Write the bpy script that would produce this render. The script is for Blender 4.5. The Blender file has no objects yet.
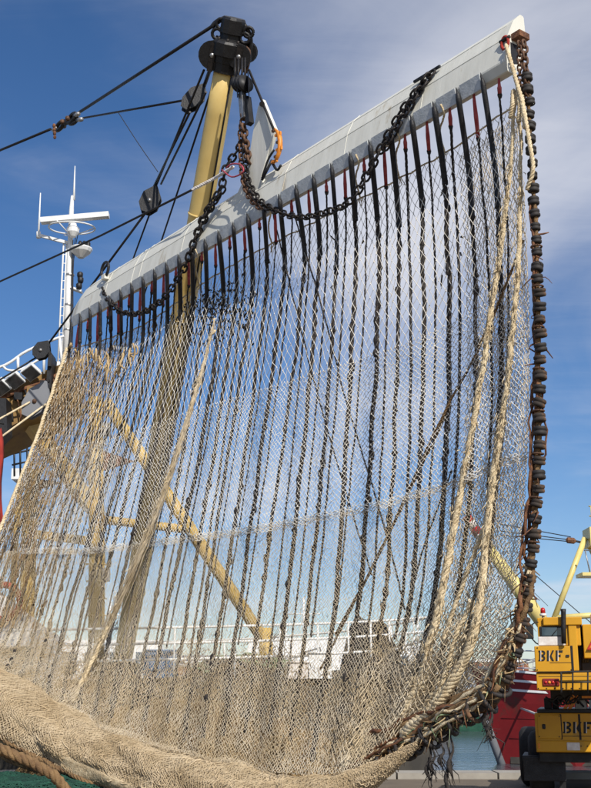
import bpy, math, random
import numpy as np
from mathutils import Vector, Matrix

random.seed(7)
rng = np.random.default_rng(7)
scene = bpy.context.scene
COL = scene.collection

# ------------------------------------------------------------------ camera
F = 1100.0                       # focal length in photograph pixels (591 x 788)
TH = math.atan(301.0 / F)        # upward tilt, horizon at photograph row 695
CAM = np.array([0.0, 0.0, 1.6])
cd = bpy.data.cameras.new('camera')
cd.sensor_fit = 'VERTICAL'
cd.sensor_height = 36.0
cd.lens = 36.0 * F / 788.0
cd.clip_start = 0.1
cd.clip_end = 20000
cam = bpy.data.objects.new('camera', cd)
COL.objects.link(cam)
cam.location = CAM
cam.rotation_euler = (math.pi / 2 + TH, 0, 0)
scene.camera = cam

# ------------------------------------------------------------------ light
SUN_AZ, SUN_EL = math.radians(20), math.radians(37)
sun_dir = Vector((math.cos(SUN_EL) * math.sin(SUN_AZ), -math.cos(SUN_EL) * math.cos(SUN_AZ), math.sin(SUN_EL)))
world = bpy.data.worlds.new('World')
scene.world = world
world.use_nodes = True
wt = world.node_tree
wt.nodes.clear()
wo = wt.nodes.new('ShaderNodeOutputWorld')
wb = wt.nodes.new('ShaderNodeBackground')
wb.inputs['Strength'].default_value = 0.084
sky = wt.nodes.new('ShaderNodeTexSky')
sky.sky_type = 'NISHITA'
sky.sun_disc = False
sky.sun_elevation = SUN_EL
sky.sun_rotation = math.atan2(sun_dir.x, sun_dir.y)
sky.air_density = 1.0
sky.dust_density = 0.25
sky.ozone_density = 3.0


def wn(t, **kw):
    n = wt.nodes.new(t)
    for k, v in kw.items():
        setattr(n, k, v)
    return n


def wmath(op, a, b=None, clamp=False):
    n = wn('ShaderNodeMath', operation=op)
    n.use_clamp = clamp
    for i, x in enumerate((a, b)):
        if x is None:
            continue
        if isinstance(x, (int, float)):
            n.inputs[i].default_value = x
        else:
            wt.links.new(x, n.inputs[i])
    return n.outputs[0]


# thin high cloud: fractal noise on a flat cloud deck seen from below
tc = wn('ShaderNodeTexCoord')
sep = wn('ShaderNodeSeparateXYZ')
wt.links.new(tc.outputs['Generated'], sep.inputs[0])
zz = wmath('MAXIMUM', wmath('ADD', sep.outputs['Z'], 0.12), 0.05)
cx = wmath('DIVIDE', sep.outputs['X'], zz)
cy = wmath('DIVIDE', sep.outputs['Y'], zz)
comb = wn('ShaderNodeCombineXYZ')
wt.links.new(cx, comb.inputs[0])
wt.links.new(cy, comb.inputs[1])
n1 = wn('ShaderNodeTexNoise')
n1.inputs['Scale'].default_value = 1.1
n1.inputs['Detail'].default_value = 7
n1.inputs['Roughness'].default_value = 0.5
n1.inputs['Distortion'].default_value = 0.6
mp = wn('ShaderNodeMapping')
mp.inputs['Location'].default_value = (3.1, 1.7, 0)
mp.inputs['Scale'].default_value = (1.0, 0.75, 1)
wt.links.new(comb.outputs[0], mp.inputs[0])
wt.links.new(mp.outputs[0], n1.inputs['Vector'])
# a bank of cloud to the east of the harbour, thinning westward and low down
bank = wn('ShaderNodeMapRange')
bank.interpolation_type = 'SMOOTHSTEP'
bank.inputs['From Min'].default_value = -0.22
bank.inputs['From Max'].default_value = 0.14
wt.links.new(sep.outputs['X'], bank.inputs['Value'])
low = wn('ShaderNodeMapRange')
low.interpolation_type = 'SMOOTHSTEP'
low.inputs['From Min'].default_value = 0.20
low.inputs['From Max'].default_value = 0.42
wt.links.new(sep.outputs['Z'], low.inputs['Value'])
bk = wmath('MULTIPLY', bank.outputs[0], low.outputs[0])
n2 = wn('ShaderNodeTexNoise')
n2.inputs['Scale'].default_value = 5.5
n2.inputs['Detail'].default_value = 9
n2.inputs['Roughness'].default_value = 0.62
n2.inputs['Distortion'].default_value = 1.2
mp2 = wn('ShaderNodeMapping')
mp2.inputs['Rotation'].default_value = (0, 0, 0.5)
mp2.inputs['Scale'].default_value = (0.45, 1.3, 1)
wt.links.new(comb.outputs[0], mp2.inputs[0])
wt.links.new(mp2.outputs[0], n2.inputs['Vector'])
fib = wmath('MULTIPLY', wmath('SUBTRACT', n2.outputs['Fac'], 0.5), 0.11)
thr = wmath('ADD', wmath('ADD', n1.outputs['Fac'], fib), wmath('MULTIPLY', bk, 0.27))
cov = wn('ShaderNodeMapRange')
cov.interpolation_type = 'SMOOTHSTEP'
cov.inputs['From Min'].default_value = 0.43
cov.inputs['From Max'].default_value = 0.90
wt.links.new(thr, cov.inputs['Value'])
cmix = wn('ShaderNodeMix', data_type='RGBA')
cmix.inputs['B'].default_value = (7.9, 8.0, 8.6, 1)
tint = wn('ShaderNodeMix', data_type='RGBA')
tint.blend_type = 'MULTIPLY'
tint.inputs['Factor'].default_value = 1.0
tint.inputs['B'].default_value = (0.965, 0.95, 1.05, 1)
hsv = wn('ShaderNodeHueSaturation')
hsv.inputs['Saturation'].default_value = 1.2
wt.links.new(sky.outputs[0], hsv.inputs['Color'])
wt.links.new(hsv.outputs[0], tint.inputs['A'])
wt.links.new(tint.outputs['Result'], cmix.inputs['A'])
wt.links.new(wmath('MULTIPLY', cov.outputs[0], 0.85), cmix.inputs['Factor'])
wt.links.new(cmix.outputs['Result'], wb.inputs['Color'])
wt.links.new(wb.outputs[0], wo.inputs[0])

sd = bpy.data.lights.new('sun', 'SUN')
sd.energy = 4.0
sd.angle = math.radians(0.5)
sd.color = (1.0, 0.94, 0.85)
so = bpy.data.objects.new('sun', sd)
COL.objects.link(so)
so.rotation_euler = sun_dir.to_track_quat('Z', 'Y').to_euler()
so.location = (0, 0, 40)

vs = scene.view_settings
vs.view_transform = 'Standard'
vs.look = 'None'
vs.gamma = 1
vs.exposure = 0.25
vs.use_curve_mapping = False


# ------------------------------------------------------------------ picture -> place
def ray(px, py):
    dx, dy = px - 295.5, 394.0 - py
    return np.array([dx, F * math.cos(TH) - dy * math.sin(TH), F * math.sin(TH) + dy * math.cos(TH)])


def at(px, py, y):
    """point seen at a pixel that stands y metres ahead"""
    d = ray(px, py)
    return CAM + d * (y / d[1])


def ground(px, py, z=0.0):
    d = ray(px, py)
    return CAM + d * ((z - CAM[2]) / d[2])


_r, _l = ray(506, 76), ray(72, 328)
_r, _l = _r / _r[2], _l / _l[2]
_h = 12.0 / np.linalg.norm(_r - _l)         # the beam is 12 m long and level
BR, BL = CAM + _r * _h, CAM + _l * _h
EB = (BR - BL) / 12.0                        # along the beam
NB = np.array([EB[1], -EB[0], 0.0])          # away from the net, on the quay side
if NB @ (CAM - BR) < 0:
    NB = -NB
ZB = BR[2]
UP = np.array([0, 0, 1.0])


def PL(px, py, off=0.0):
    """point seen at a pixel in the upright plane of the beam, off metres in front of it"""
    d = ray(px, py)
    return CAM + d * (((BL + NB * off - CAM) @ NB) / (d @ NB))


def PLv(px, py, off):
    px, py, off = (np.asarray(a, float) for a in (px, py, off))
    dx, dy = px - 295.5, 394.0 - py
    d = np.stack([dx, F * math.cos(TH) - dy * math.sin(TH), F * math.sin(TH) + dy * math.cos(TH)], -1)
    k = ((BL - CAM) @ NB) + off
    return CAM + d * (k / (d @ NB))[..., None]


# ------------------------------------------------------------------ materials
MATS = {}


def mat(name, base, rough=0.6, metal=0.0, c2=None, scale=6.0, amt=0.5, bump=0.0, bscale=None, spec=0.4, detail=6, stretch=None, c3=None, a3=0.62):
    m = bpy.data.materials.new(name)
    m.use_nodes = True
    nt = m.node_tree
    b = nt.nodes['Principled BSDF']
    b.inputs['Roughness'].default_value = rough
    b.inputs['Metallic'].default_value = metal
    b.inputs['Specular IOR Level'].default_value = spec
    tcn = nt.nodes.new('ShaderNodeTexCoord')
    vec = tcn.outputs['Object']
    if stretch:
        mpn = nt.nodes.new('ShaderNodeMapping')
        mpn.inputs['Scale'].default_value = stretch
        nt.links.new(vec, mpn.inputs[0])
        vec = mpn.outputs[0]
    nz = nt.nodes.new('ShaderNodeTexNoise')
    nz.inputs['Scale'].default_value = scale
    nz.inputs['Detail'].default_value = detail
    nz.inputs['Roughness'].default_value = 0.6
    nt.links.new(vec, nz.inputs['Vector'])
    if c2 is None:
        c2 = tuple(x * 0.6 for x in base)
    rp = nt.nodes.new('ShaderNodeValToRGB')
    rp.color_ramp.elements[0].position = 0.5 - 0.25 * amt
    rp.color_ramp.elements[1].position = 0.5 + 0.3 * amt
    rp.color_ramp.elements[0].color = (*c2, 1)
    rp.color_ramp.elements[1].color = (*base, 1)
    nt.links.new(nz.outputs['Fac'], rp.inputs[0])
    colout = rp.outputs[0]
    if c3 is not None:
        nz3 = nt.nodes.new('ShaderNodeTexNoise')
        nz3.inputs['Scale'].default_value = scale * 0.45
        nz3.inputs['Detail'].default_value = 9
        nz3.inputs['Roughness'].default_value = 0.72
        nt.links.new(vec, nz3.inputs['Vector'])
        r3 = nt.nodes.new('ShaderNodeMapRange')
        r3.inputs['From Min'].default_value = a3
        r3.inputs['From Max'].default_value = a3 + 0.1
        nt.links.new(nz3.outputs['Fac'], r3.inputs['Value'])
        mx = nt.nodes.new('ShaderNodeMix')
        mx.data_type = 'RGBA'
        mx.inputs['B'].default_value = (*c3, 1)
        nt.links.new(colout, mx.inputs['A'])
        nt.links.new(r3.outputs[0], mx.inputs['Factor'])
        colout = mx.outputs['Result']
    nt.links.new(colout, b.inputs['Base Color'])
    if bump:
        nb = nt.nodes.new('ShaderNodeTexNoise')
        nb.inputs['Scale'].default_value = bscale or scale * 4
        nb.inputs['Detail'].default_value = 5
        nt.links.new(vec, nb.inputs['Vector'])
        bp = nt.nodes.new('ShaderNodeBump')
        bp.inputs['Strength'].default_value = bump
        bp.inputs['Distance'].default_value = 0.02
        nt.links.new(nb.outputs['Fac'], bp.inputs['Height'])
        nt.links.new(bp.outputs[0], b.inputs['Normal'])
    MATS[name] = m
    return m


mat('beam_grey', (0.75, 0.745, 0.675), 0.5, c2=(0.61, 0.60, 0.53), scale=2.4, amt=1.0, bump=0.12, c3=(0.40, 0.33, 0.22), a3=0.60, stretch=(2.2, 2.2, .45))
mat('bracket_grey', (0.56, 0.59, 0.61), 0.55, c2=(0.42, 0.45, 0.47), scale=9, bump=0.2, c3=(0.22, 0.15, 0.10), a3=0.64)
mat('black_rubber', (0.022, 0.022, 0.025), 0.55, c2=(0.010, 0.010, 0.012), scale=14, bump=0.3)
mat('dark_rope', (0.060, 0.048, 0.040), 0.8, c2=(0.016, 0.014, 0.014), scale=22, amt=0.7, bump=0.5, bscale=70)
mat('dark_rope_worn', (0.055, 0.040, 0.030), 0.8, c2=(0.016, 0.013, 0.012), scale=9, amt=0.8, bump=0.5, bscale=70)
mat('white_twine', (0.80, 0.77, 0.70), 0.75, c2=(0.66, 0.61, 0.52), scale=3.0)
mat('cream_twine', (0.74, 0.65, 0.50), 0.8, c2=(0.56, 0.45, 0.29), scale=2.2)
mat('tan_twine', (0.60, 0.46, 0.26), 0.85, c2=(0.40, 0.28, 0.14), scale=2.5)
mat('brown_twine', (0.42, 0.29, 0.14), 0.85, c2=(0.22, 0.14, 0.07), scale=2.5)
mat('tan_rope', (0.80, 0.69, 0.48), 0.85, c2=(0.50, 0.38, 0.22), scale=11, amt=0.8, bump=0.6, bscale=60)
mat('brown_rope', (0.30, 0.19, 0.085), 0.85, c2=(0.11, 0.06, 0.03), scale=8, amt=0.8, bump=0.6, bscale=60)
mat('green_twine', (0.26, 0.33, 0.19), 0.85, c2=(0.13, 0.17, 0.09), scale=9)
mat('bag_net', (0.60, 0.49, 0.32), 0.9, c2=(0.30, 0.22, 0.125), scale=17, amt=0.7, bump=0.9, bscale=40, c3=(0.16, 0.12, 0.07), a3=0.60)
mat('bag_twine', (0.66, 0.54, 0.37), 0.85, c2=(0.46, 0.35, 0.21), scale=1.6)
mat('green_net', (0.012, 0.065, 0.045), 0.85, c2=(0.005, 0.025, 0.020), scale=8, bump=0.8, bscale=25)
mat('green_cord', (0.016, 0.085, 0.055), 0.8, c2=(0.008, 0.04, 0.03), scale=8)
mat('dark_pile', (0.035, 0.030, 0.028), 0.9, c2=(0.012, 0.011, 0.012), scale=7, bump=0.9, bscale=20)
mat('brown_pile', (0.34, 0.235, 0.11), 0.9, c2=(0.14, 0.095, 0.05), scale=4, amt=0.8, bump=0.9, bscale=18, c3=(0.07, 0.05, 0.035), a3=0.58)
mat('rusty_chain', (0.19, 0.10, 0.055), 0.7, 0.3, c2=(0.06, 0.035, 0.025), scale=20, amt=0.8)
mat('dark_chain', (0.045, 0.038, 0.035), 0.55, 0.5, c2=(0.018, 0.016, 0.016), scale=20)
mat('rust', (0.24, 0.105, 0.045), 0.8, c2=(0.08, 0.035, 0.02), scale=12, bump=0.4)
mat('disc_rubber', (0.034, 0.030, 0.028), 0.7, c2=(0.014, 0.012, 0.012), scale=9, amt=0.9, c3=(0.13, 0.07, 0.035), a3=0.57)
mat('disc_rusty', (0.055, 0.040, 0.030), 0.8, c2=(0.02, 0.016, 0.014), scale=9, amt=0.9, c3=(0.19, 0.10, 0.05), a3=0.52)
mat('boom_yellow', (0.76, 0.57, 0.22), 0.5, c2=(0.66, 0.47, 0.16), scale=2.2, amt=0.8, bump=0.05, c3=(0.22, 0.13, 0.06), a3=0.63)
mat('gantry_yellow', (0.60, 0.41, 0.11), 0.5, c2=(0.42, 0.27, 0.07), scale=2.2, amt=0.8, c3=(0.16, 0.085, 0.04), a3=0.60)
mat('gantry_shaded_rusty', (0.33, 0.205, 0.06), 0.6, c2=(0.20, 0.115, 0.04), scale=3, amt=0.9, c3=(0.08, 0.045, 0.025), a3=0.54)  # gantry yellow darkened to paint in the head's shaded underside, plus rust patches
mat('black_steel', (0.016, 0.016, 0.018), 0.5, 0.0, c2=(0.010, 0.010, 0.011), scale=8, bump=0.2)
mat('wire', (0.030, 0.028, 0.030), 0.5, 0.4, c2=(0.015, 0.014, 0.014), scale=30)
mat('galv', (0.42, 0.42, 0.42), 0.45, 0.7, c2=(0.28, 0.27, 0.26), scale=12)
mat('white_paint', (0.78, 0.79, 0.79), 0.4, c2=(0.66, 0.67, 0.66), scale=3, c3=(0.40, 0.30, 0.20), a3=0.70)
mat('red_sling', (0.56, 0.13, 0.14), 0.85, c2=(0.36, 0.05, 0.06), scale=10)
mat('pink_rope', (0.46, 0.07, 0.10), 0.7, c2=(0.3, 0.04, 0.06), scale=20)
mat('orange_plastic', (0.75, 0.27, 0.03), 0.45, c2=(0.55, 0.18, 0.02), scale=12)
mat('crane_yellow', (0.61, 0.315, 0.013), 0.45, c2=(0.50, 0.245, 0.012), scale=2.5, amt=0.9, c3=(0.26, 0.16, 0.04), a3=0.60, bump=0.08)
mat('crane_pale', (0.72, 0.60, 0.22), 0.4, c2=(0.62, 0.50, 0.18), scale=2, c3=(0.35, 0.25, 0.1), a3=0.68)
mat('glass', (0.05, 0.08, 0.10), 0.06, c2=(0.03, 0.05, 0.07), scale=1.2, spec=0.8)
mat('lamp_glass', (0.10, 0.10, 0.10), 0.15, c2=(0.05, 0.05, 0.05), scale=5, spec=0.7)
mat('red_lens', (0.55, 0.02, 0.015), 0.2, c2=(0.35, 0.01, 0.01), scale=6, spec=0.6)
mat('white_sheet', (0.74, 0.72, 0.70), 0.5, c2=(0.58, 0.52, 0.48), scale=9)
mat('tyre', (0.020, 0.020, 0.021), 0.8, c2=(0.010, 0.010, 0.010), scale=9, bump=0.3)
mat('dark_metal', (0.030, 0.030, 0.032), 0.5, 0.3, c2=(0.014, 0.014, 0.015), scale=6)
mat('letter_black', (0.014, 0.012, 0.012), 0.6, c2=(0.008, 0.008, 0.008), scale=10)
mat('hull_red', (0.23, 0.013, 0.015), 0.5, c2=(0.15, 0.010, 0.012), scale=1.2, amt=0.9, c3=(0.09, 0.03, 0.022), a3=0.60)
mat('hull_dark', (0.085, 0.075, 0.060), 0.6, c2=(0.05, 0.045, 0.038), scale=1.5, c3=(0.12, 0.07, 0.04), a3=0.62)
mat('hull_blue', (0.03, 0.07, 0.17), 0.45, c2=(0.02, 0.05, 0.12), scale=1.5)
mat('hull_green', (0.03, 0.11, 0.07), 0.45, c2=(0.02, 0.07, 0.05), scale=1.5)
mat('roof_grey', (0.20, 0.21, 0.23), 0.7, c2=(0.15, 0.155, 0.17), scale=0.6)
mat('brick', (0.30, 0.13, 0.085), 0.85, c2=(0.22, 0.10, 0.065), scale=2)
mat('stone', (0.36, 0.34, 0.30), 0.85, c2=(0.27, 0.25, 0.22), scale=1.2, bump=0.3)
mat('quay_concrete', (0.185, 0.15, 0.11), 0.9, c2=(0.115, 0.093, 0.07), scale=0.8, amt=0.9, bump=0.35, bscale=14, c3=(0.10, 0.085, 0.07), a3=0.58)
mat('asphalt', (0.07, 0.066, 0.062), 0.9, c2=(0.05, 0.047, 0.045), scale=2, bump=0.3, bscale=40)
mat('land', (0.10, 0.11, 0.06), 0.95, c2=(0.06, 0.075, 0.04), scale=0.03)
mat('bark', (0.07, 0.05, 0.035), 0.9, c2=(0.04, 0.03, 0.02), scale=5, bump=0.5)
mat('leaf', (0.055, 0.085, 0.025), 0.7, c2=(0.03, 0.05, 0.015), scale=0.7)
mat('red_cloth', (0.38, 0.035, 0.022), 0.85, c2=(0.24, 0.022, 0.015), scale=4)
mat('crate_blue', (0.06, 0.17, 0.33), 0.5, c2=(0.04, 0.12, 0.25), scale=3)
mat('weed', (0.030, 0.026, 0.020), 0.9, c2=(0.015, 0.013, 0.010), scale=15)

wm = mat('water', (0.075, 0.085, 0.10), 0.14, c2=(0.055, 0.065, 0.078), scale=0.2, spec=0.5)
nt = wm.node_tree
tcw = nt.nodes.new('ShaderNodeTexCoord')
mpw = nt.nodes.new('ShaderNodeMapping')
mpw.inputs['Scale'].default_value = (0.5, 1.1, 1)
nw = nt.nodes.new('ShaderNodeTexNoise')
nw.inputs['Scale'].default_value = 1.3
nw.inputs['Detail'].default_value = 6
bw = nt.nodes.new('ShaderNodeBump')
bw.inputs['Strength'].default_value = 0.55
bw.inputs['Distance'].default_value = 0.16
nt.links.new(tcw.outputs['Object'], mpw.inputs[0])
nt.links.new(mpw.outputs[0], nw.inputs['Vector'])
nt.links.new(nw.outputs['Fac'], bw.inputs['Height'])
nt.links.new(bw.outputs[0], nt.nodes['Principled BSDF'].inputs['Normal'])


# ------------------------------------------------------------------ mesh helpers
def link(name, me, parent=None):
    o = bpy.data.objects.new(name, me)
    COL.objects.link(o)
    if parent is not None:
        o.parent = parent
        o.matrix_parent_inverse = Matrix.Translation(-Vector(parent.get('_w', (0, 0, 0))))
    return o


def tag(o, label=None, cat=None, group=None, kind=None):
    for k, v in (('label', label), ('category', cat), ('group', group), ('kind', kind)):
        if v:
            o[k] = v
    return o


def thing(name, label, cat, loc=(0, 0, 0), group=None):
    o = bpy.data.objects.new(name, None)
    COL.objects.link(o)
    o.empty_display_size = 0.2
    o.location = Vector([float(x) for x in loc])
    o['_w'] = [float(x) for x in loc]
    return tag(o, label, cat, group)


def frames(path):
    P = np.asarray(path, float)
    T = np.gradient(P, axis=0)
    T /= np.maximum(np.linalg.norm(T, axis=1, keepdims=True), 1e-9)
    a = np.array([0, 0, 1.0]) if abs(T[0][2]) < 0.9 else np.array([1.0, 0, 0])
    N = np.zeros_like(P)
    n = np.cross(T[0], a)
    n /= np.linalg.norm(n)
    for i in range(len(P)):
        n = n - T[i] * (n @ T[i])
        n /= max(np.linalg.norm(n), 1e-9)
        N[i] = n
    return P, T, N, np.cross(T, N)


class MB:
    def __init__(self):
        self.v, self.f, self.sm = [], [], []

    def add(self, vs, fs, smooth=False):
        b = len(self.v)
        self.v.extend([tuple(map(float, p)) for p in vs])
        for f in fs:
            self.f.append(tuple(b + i for i in f))
            self.sm.append(smooth)
        return self

    def box(self, p0, p1):
        (x0, y0, z0), (x1, y1, z1) = p0, p1
        return self.add([(x0, y0, z0), (x1, y0, z0), (x1, y1, z0), (x0, y1, z0), (x0, y0, z1), (x1, y0, z1), (x1, y1, z1), (x0, y1, z1)],
                        [(0, 3, 2, 1), (4, 5, 6, 7), (0, 1, 5, 4), (1, 2, 6, 5), (2, 3, 7, 6), (3, 0, 4, 7)])

    def obox(self, c, ax, ay, az):
        c, ax, ay, az = (np.asarray(q, float) for q in (c, ax, ay, az))
        vs = [c + sx * ax + sy * ay + sz * az for sz in (-1, 1) for sx, sy in ((-1, -1), (1, -1), (1, 1), (-1, 1))]
        fs = [(0, 3, 2, 1), (4, 5, 6, 7), (0, 1, 5, 4), (1, 2, 6, 5), (2, 3, 7, 6), (3, 0, 4, 7)]
        if np.cross(ax, ay) @ az < 0:
            fs = [f[::-1] for f in fs]
        return self.add(vs, fs)

    def beam(self, a, b, w, h, up=(0, 0, 1)):
        a, b = np.asarray(a, float), np.asarray(b, float)
        t = b - a
        L = np.linalg.norm(t)
        t /= L
        s = np.cross(t, up)
        s /= max(np.linalg.norm(s), 1e-9)
        u = np.cross(s, t)
        return self.obox((a + b) / 2, t * L / 2, s * w / 2, u * h / 2)

    def tube(self, path, r, n=8, caps=True, smooth=True):
        P, T, N, B = frames(path)
        r = np.broadcast_to(np.asarray(r, float), (len(P),))
        vs, fs = [], []
        for i in range(len(P)):
            for k in range(n):
                a = 2 * math.pi * k / n
                vs.append(P[i] + r[i] * (math.cos(a) * N[i] + math.sin(a) * B[i]))
        for i in range(len(P) - 1):
            for k in range(n):
                k2 = (k + 1) % n
                fs.append((i * n + k, i * n + k2, (i + 1) * n + k2, (i + 1) * n + k))
        self.add(vs, fs, smooth)
        if caps:
            b = len(self.v) - len(vs)
            self.f.append(tuple(b + k for k in range(n))[::-1])
            self.f.append(tuple(b + (len(P) - 1) * n + k for k in range(n)))
            self.sm += [False, False]
        return self

    def rod(self, a, b, r, n=8, r2=None):
        return self.tube([np.asarray(a, float), np.asarray(b, float)], [r, r if r2 is None else r2], n)

    def lathe(self, c, axis, prof, n=16, smooth=True):
        c, axis = np.asarray(c, float), np.asarray(axis, float)
        axis = axis / np.linalg.norm(axis)
        a = np.array([0, 0, 1.0]) if abs(axis[2]) < 0.9 else np.array([1.0, 0, 0])
        u = np.cross(axis, a)
        u /= np.linalg.norm(u)
        w = np.cross(axis, u)
        vs, fs = [], []
        for (r, h) in prof:
            for k in range(n):
                t = 2 * math.pi * k / n
                vs.append(c + axis * h + r * (math.cos(t) * u + math.sin(t) * w))
        for i in range(len(prof) - 1):
            for k in range(n):
                k2 = (k + 1) % n
                fs.append((i * n + k, i * n + k2, (i + 1) * n + k2, (i + 1) * n + k))
        fs.append(tuple(range(n))[::-1])
        fs.append(tuple((len(prof) - 1) * n + k for k in range(n)))
        return self.add(vs, fs, smooth)

    def prism(self, poly, ext):
        P = [np.asarray(p, float) for p in poly]
        e = np.asarray(ext, float)
        n = len(P)
        nn = sum((np.cross(P[i] - P[0], P[(i + 1) % n] - P[0]) for i in range(1, n)), np.zeros(3))
        if nn @ e > 0:
            P = P[::-1]
        vs = P + [p + e for p in P]
        fs = [tuple(range(n)), tuple(range(2 * n - 1, n - 1, -1))]
        for i in range(n):
            j = (i + 1) % n
            fs.append((i, i + n, j + n, j))
        return self.add(vs, fs)

    def ball(self, c, r, n=8, sq=(1, 1, 1), smooth=True):
        vs, fs = [], []
        c = np.asarray(c, float)
        m = max(4, n // 2 + 1)
        for i in range(m + 1):
            a = math.pi * i / m
            for k in range(n):
                t = 2 * math.pi * k / n
                vs.append(c + r * np.array([math.sin(a) * math.cos(t) * sq[0], math.sin(a) * math.sin(t) * sq[1], math.cos(a) * sq[2]]))
        for i in range(m):
            for k in range(n):
                k2 = (k + 1) % n
                fs.append((i * n + k, (i + 1) * n + k, (i + 1) * n + k2, i * n + k2))
        return self.add(vs, fs, smooth)

    def mesh(self, name, m):
        me = bpy.data.meshes.new(name)
        me.from_pydata(self.v, [], self.f)
        me.polygons.foreach_set('use_smooth', self.sm)
        me.materials.append(MATS[m])
        me.update()
        return me

    def build(self, name, m, parent=None):
        return link(name, self.mesh(name, m), parent)


def np_mesh(name, V, Q, m, smooth=True):
    """mesh from arrays: V (n,3), Q (k,4)"""
    me = bpy.data.meshes.new(name)
    V = np.ascontiguousarray(V, np.float32)
    Q = np.ascontiguousarray(Q, np.int32)
    me.vertices.add(len(V))
    me.vertices.foreach_set('co', V.ravel())
    me.loops.add(Q.size)
    me.loops.foreach_set('vertex_index', Q.ravel())
    me.polygons.add(len(Q))
    me.polygons.foreach_set('loop_start', np.arange(0, Q.size, 4, dtype=np.int32))
    me.polygons.foreach_set('loop_total', np.full(len(Q), 4, np.int32))
    me.polygons.foreach_set('use_smooth', np.full(len(Q), smooth, bool))
    me.materials.append(MATS[m])
    me.update(calc_edges=True)
    return me


def strands(P, Q, r):
    """three-sided twine from each P[i] to Q[i]"""
    P, Q = np.asarray(P, float), np.asarray(Q, float)
    r = np.broadcast_to(np.asarray(r, float), (len(P),))[:, None]
    d = Q - P
    ln = np.linalg.norm(d, axis=1, keepdims=True)
    d = d / np.maximum(ln, 1e-9)
    a = np.where(np.abs(d[:, 2:3]) < 0.9, np.array([[0, 0, 1.0]]), np.array([[1.0, 0, 0]]))
    u = np.cross(d, a)
    u /= np.linalg.norm(u, axis=1, keepdims=True)
    w = np.cross(d, u)
    n = len(P)
    V = np.zeros((n, 6, 3))
    for k in range(3):
        t = 2 * math.pi * k / 3 + 0.4
        o = r * (math.cos(t) * u + math.sin(t) * w)
        V[:, k] = P + o - d * r * 0.5
        V[:, 3 + k] = Q + o + d * r * 0.5
    b = (np.arange(n) * 6)[:, None, None]
    q = np.array([[0, 1, 4, 3], [1, 2, 5, 4], [2, 0, 3, 5]])[None]
    return V.reshape(-1, 3), (b + q).reshape(-1, 4)


def catmull(pts, n):
    """n points along a smooth curve through pts"""
    P = np.asarray(pts, float)
    P = np.vstack([2 * P[0] - P[1], P, 2 * P[-1] - P[-2]])
    m = len(P) - 3
    t = np.linspace(0, m - 1e-9, n)
    i = t.astype(int)
    f = (t - i)[:, None]
    a, b, c, d = P[i], P[i + 1], P[i + 2], P[i + 3]
    return 0.5 * (2 * b + (c - a) * f + (2 * a - 5 * b + 4 * c - d) * f ** 2 + (3 * b - a - 3 * c + d) * f ** 3)


def resample(path, step):
    P = np.asarray(path, float)
    s = np.concatenate([[0], np.cumsum(np.linalg.norm(np.diff(P, axis=0), axis=1))])
    k = max(2, int(round(s[-1] / step)) + 1)
    q = np.linspace(0, s[-1], k)
    return np.stack([np.interp(q, s, P[:, j]) for j in range(3)], 1)


def laid_rope(mb, path, R, nstr=3, pitch=0.35, step=0.035, wob=0.0, rs=None):
    """a rope of nstr strands twisted round each other"""
    P = resample(path, step)
    P, T, N, B = frames(P)
    s = np.arange(len(P)) * step
    if np.ndim(R) > 0:
        R = np.interp(np.linspace(0, 1, len(P)), np.linspace(0, 1, len(R)), R)
    else:
        R = np.full(len(P), R)
    ph0 = rng.uniform(0, 6.28)
    w1 = wob * np.stack([np.convolve(rng.normal(0, 1, len(P) + 8), np.ones(9) / 3, 'valid') for _ in range(2)], 1)
    for k in range(nstr):
        ph = ph0 + 2 * math.pi * k / nstr + 2 * math.pi * s / pitch
        c = P + (R * 0.5)[:, None] * (np.cos(ph)[:, None] * N + np.sin(ph)[:, None] * B) + w1[:, :1] * N + w1[:, 1:] * B
        mb.tube(c, R * (rs or 0.62) * rng.uniform(0.9, 1.1), 5)
    return mb


def structure(name, mb, m):
    return tag(mb.build(name, m), kind='structure')


# ------------------------------------------------------------------ ground, water, far shore
QY = 23.5
mb = MB().add([(-400, -60, 0), (400, -60, 0), (400, QY - 0.6, 0), (-400, QY - 0.6, 0)], [(0, 1, 2, 3)])
structure('quay_ground', mb, 'quay_concrete')
kerb = structure('quay_edge', MB().box((-400, QY - 0.6, -3.5), (400, QY + 0.25, -0.5)), 'stone')
cope = [MB().box((-0.98, 0, -0.5), (0.98, 0.83, 0.12)).mesh('coping_stone', 'stone')]
for i in range(-9, 10):
    o = link('coping_stone', cope[0], kerb)
    o.location = (2.0 * i + 1, QY - 0.595 + random.uniform(-0.01, 0.01), random.uniform(-0.008, 0.008))
structure('water', MB().add([(-4000, QY + 0.2, -1.5), (4000, QY + 0.2, -1.5), (4000, 4000, -1.5), (-4000, 4000, -1.5)], [(0, 1, 2, 3)]), 'water')
structure('far_shore', MB().box((-3000, 230, -3), (3000, 9000, 0.4)), 'land')
structure('far_quay_wall', MB().box((-900, 228, -3), (900, 230.0, 0.7)), 'stone')

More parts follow.
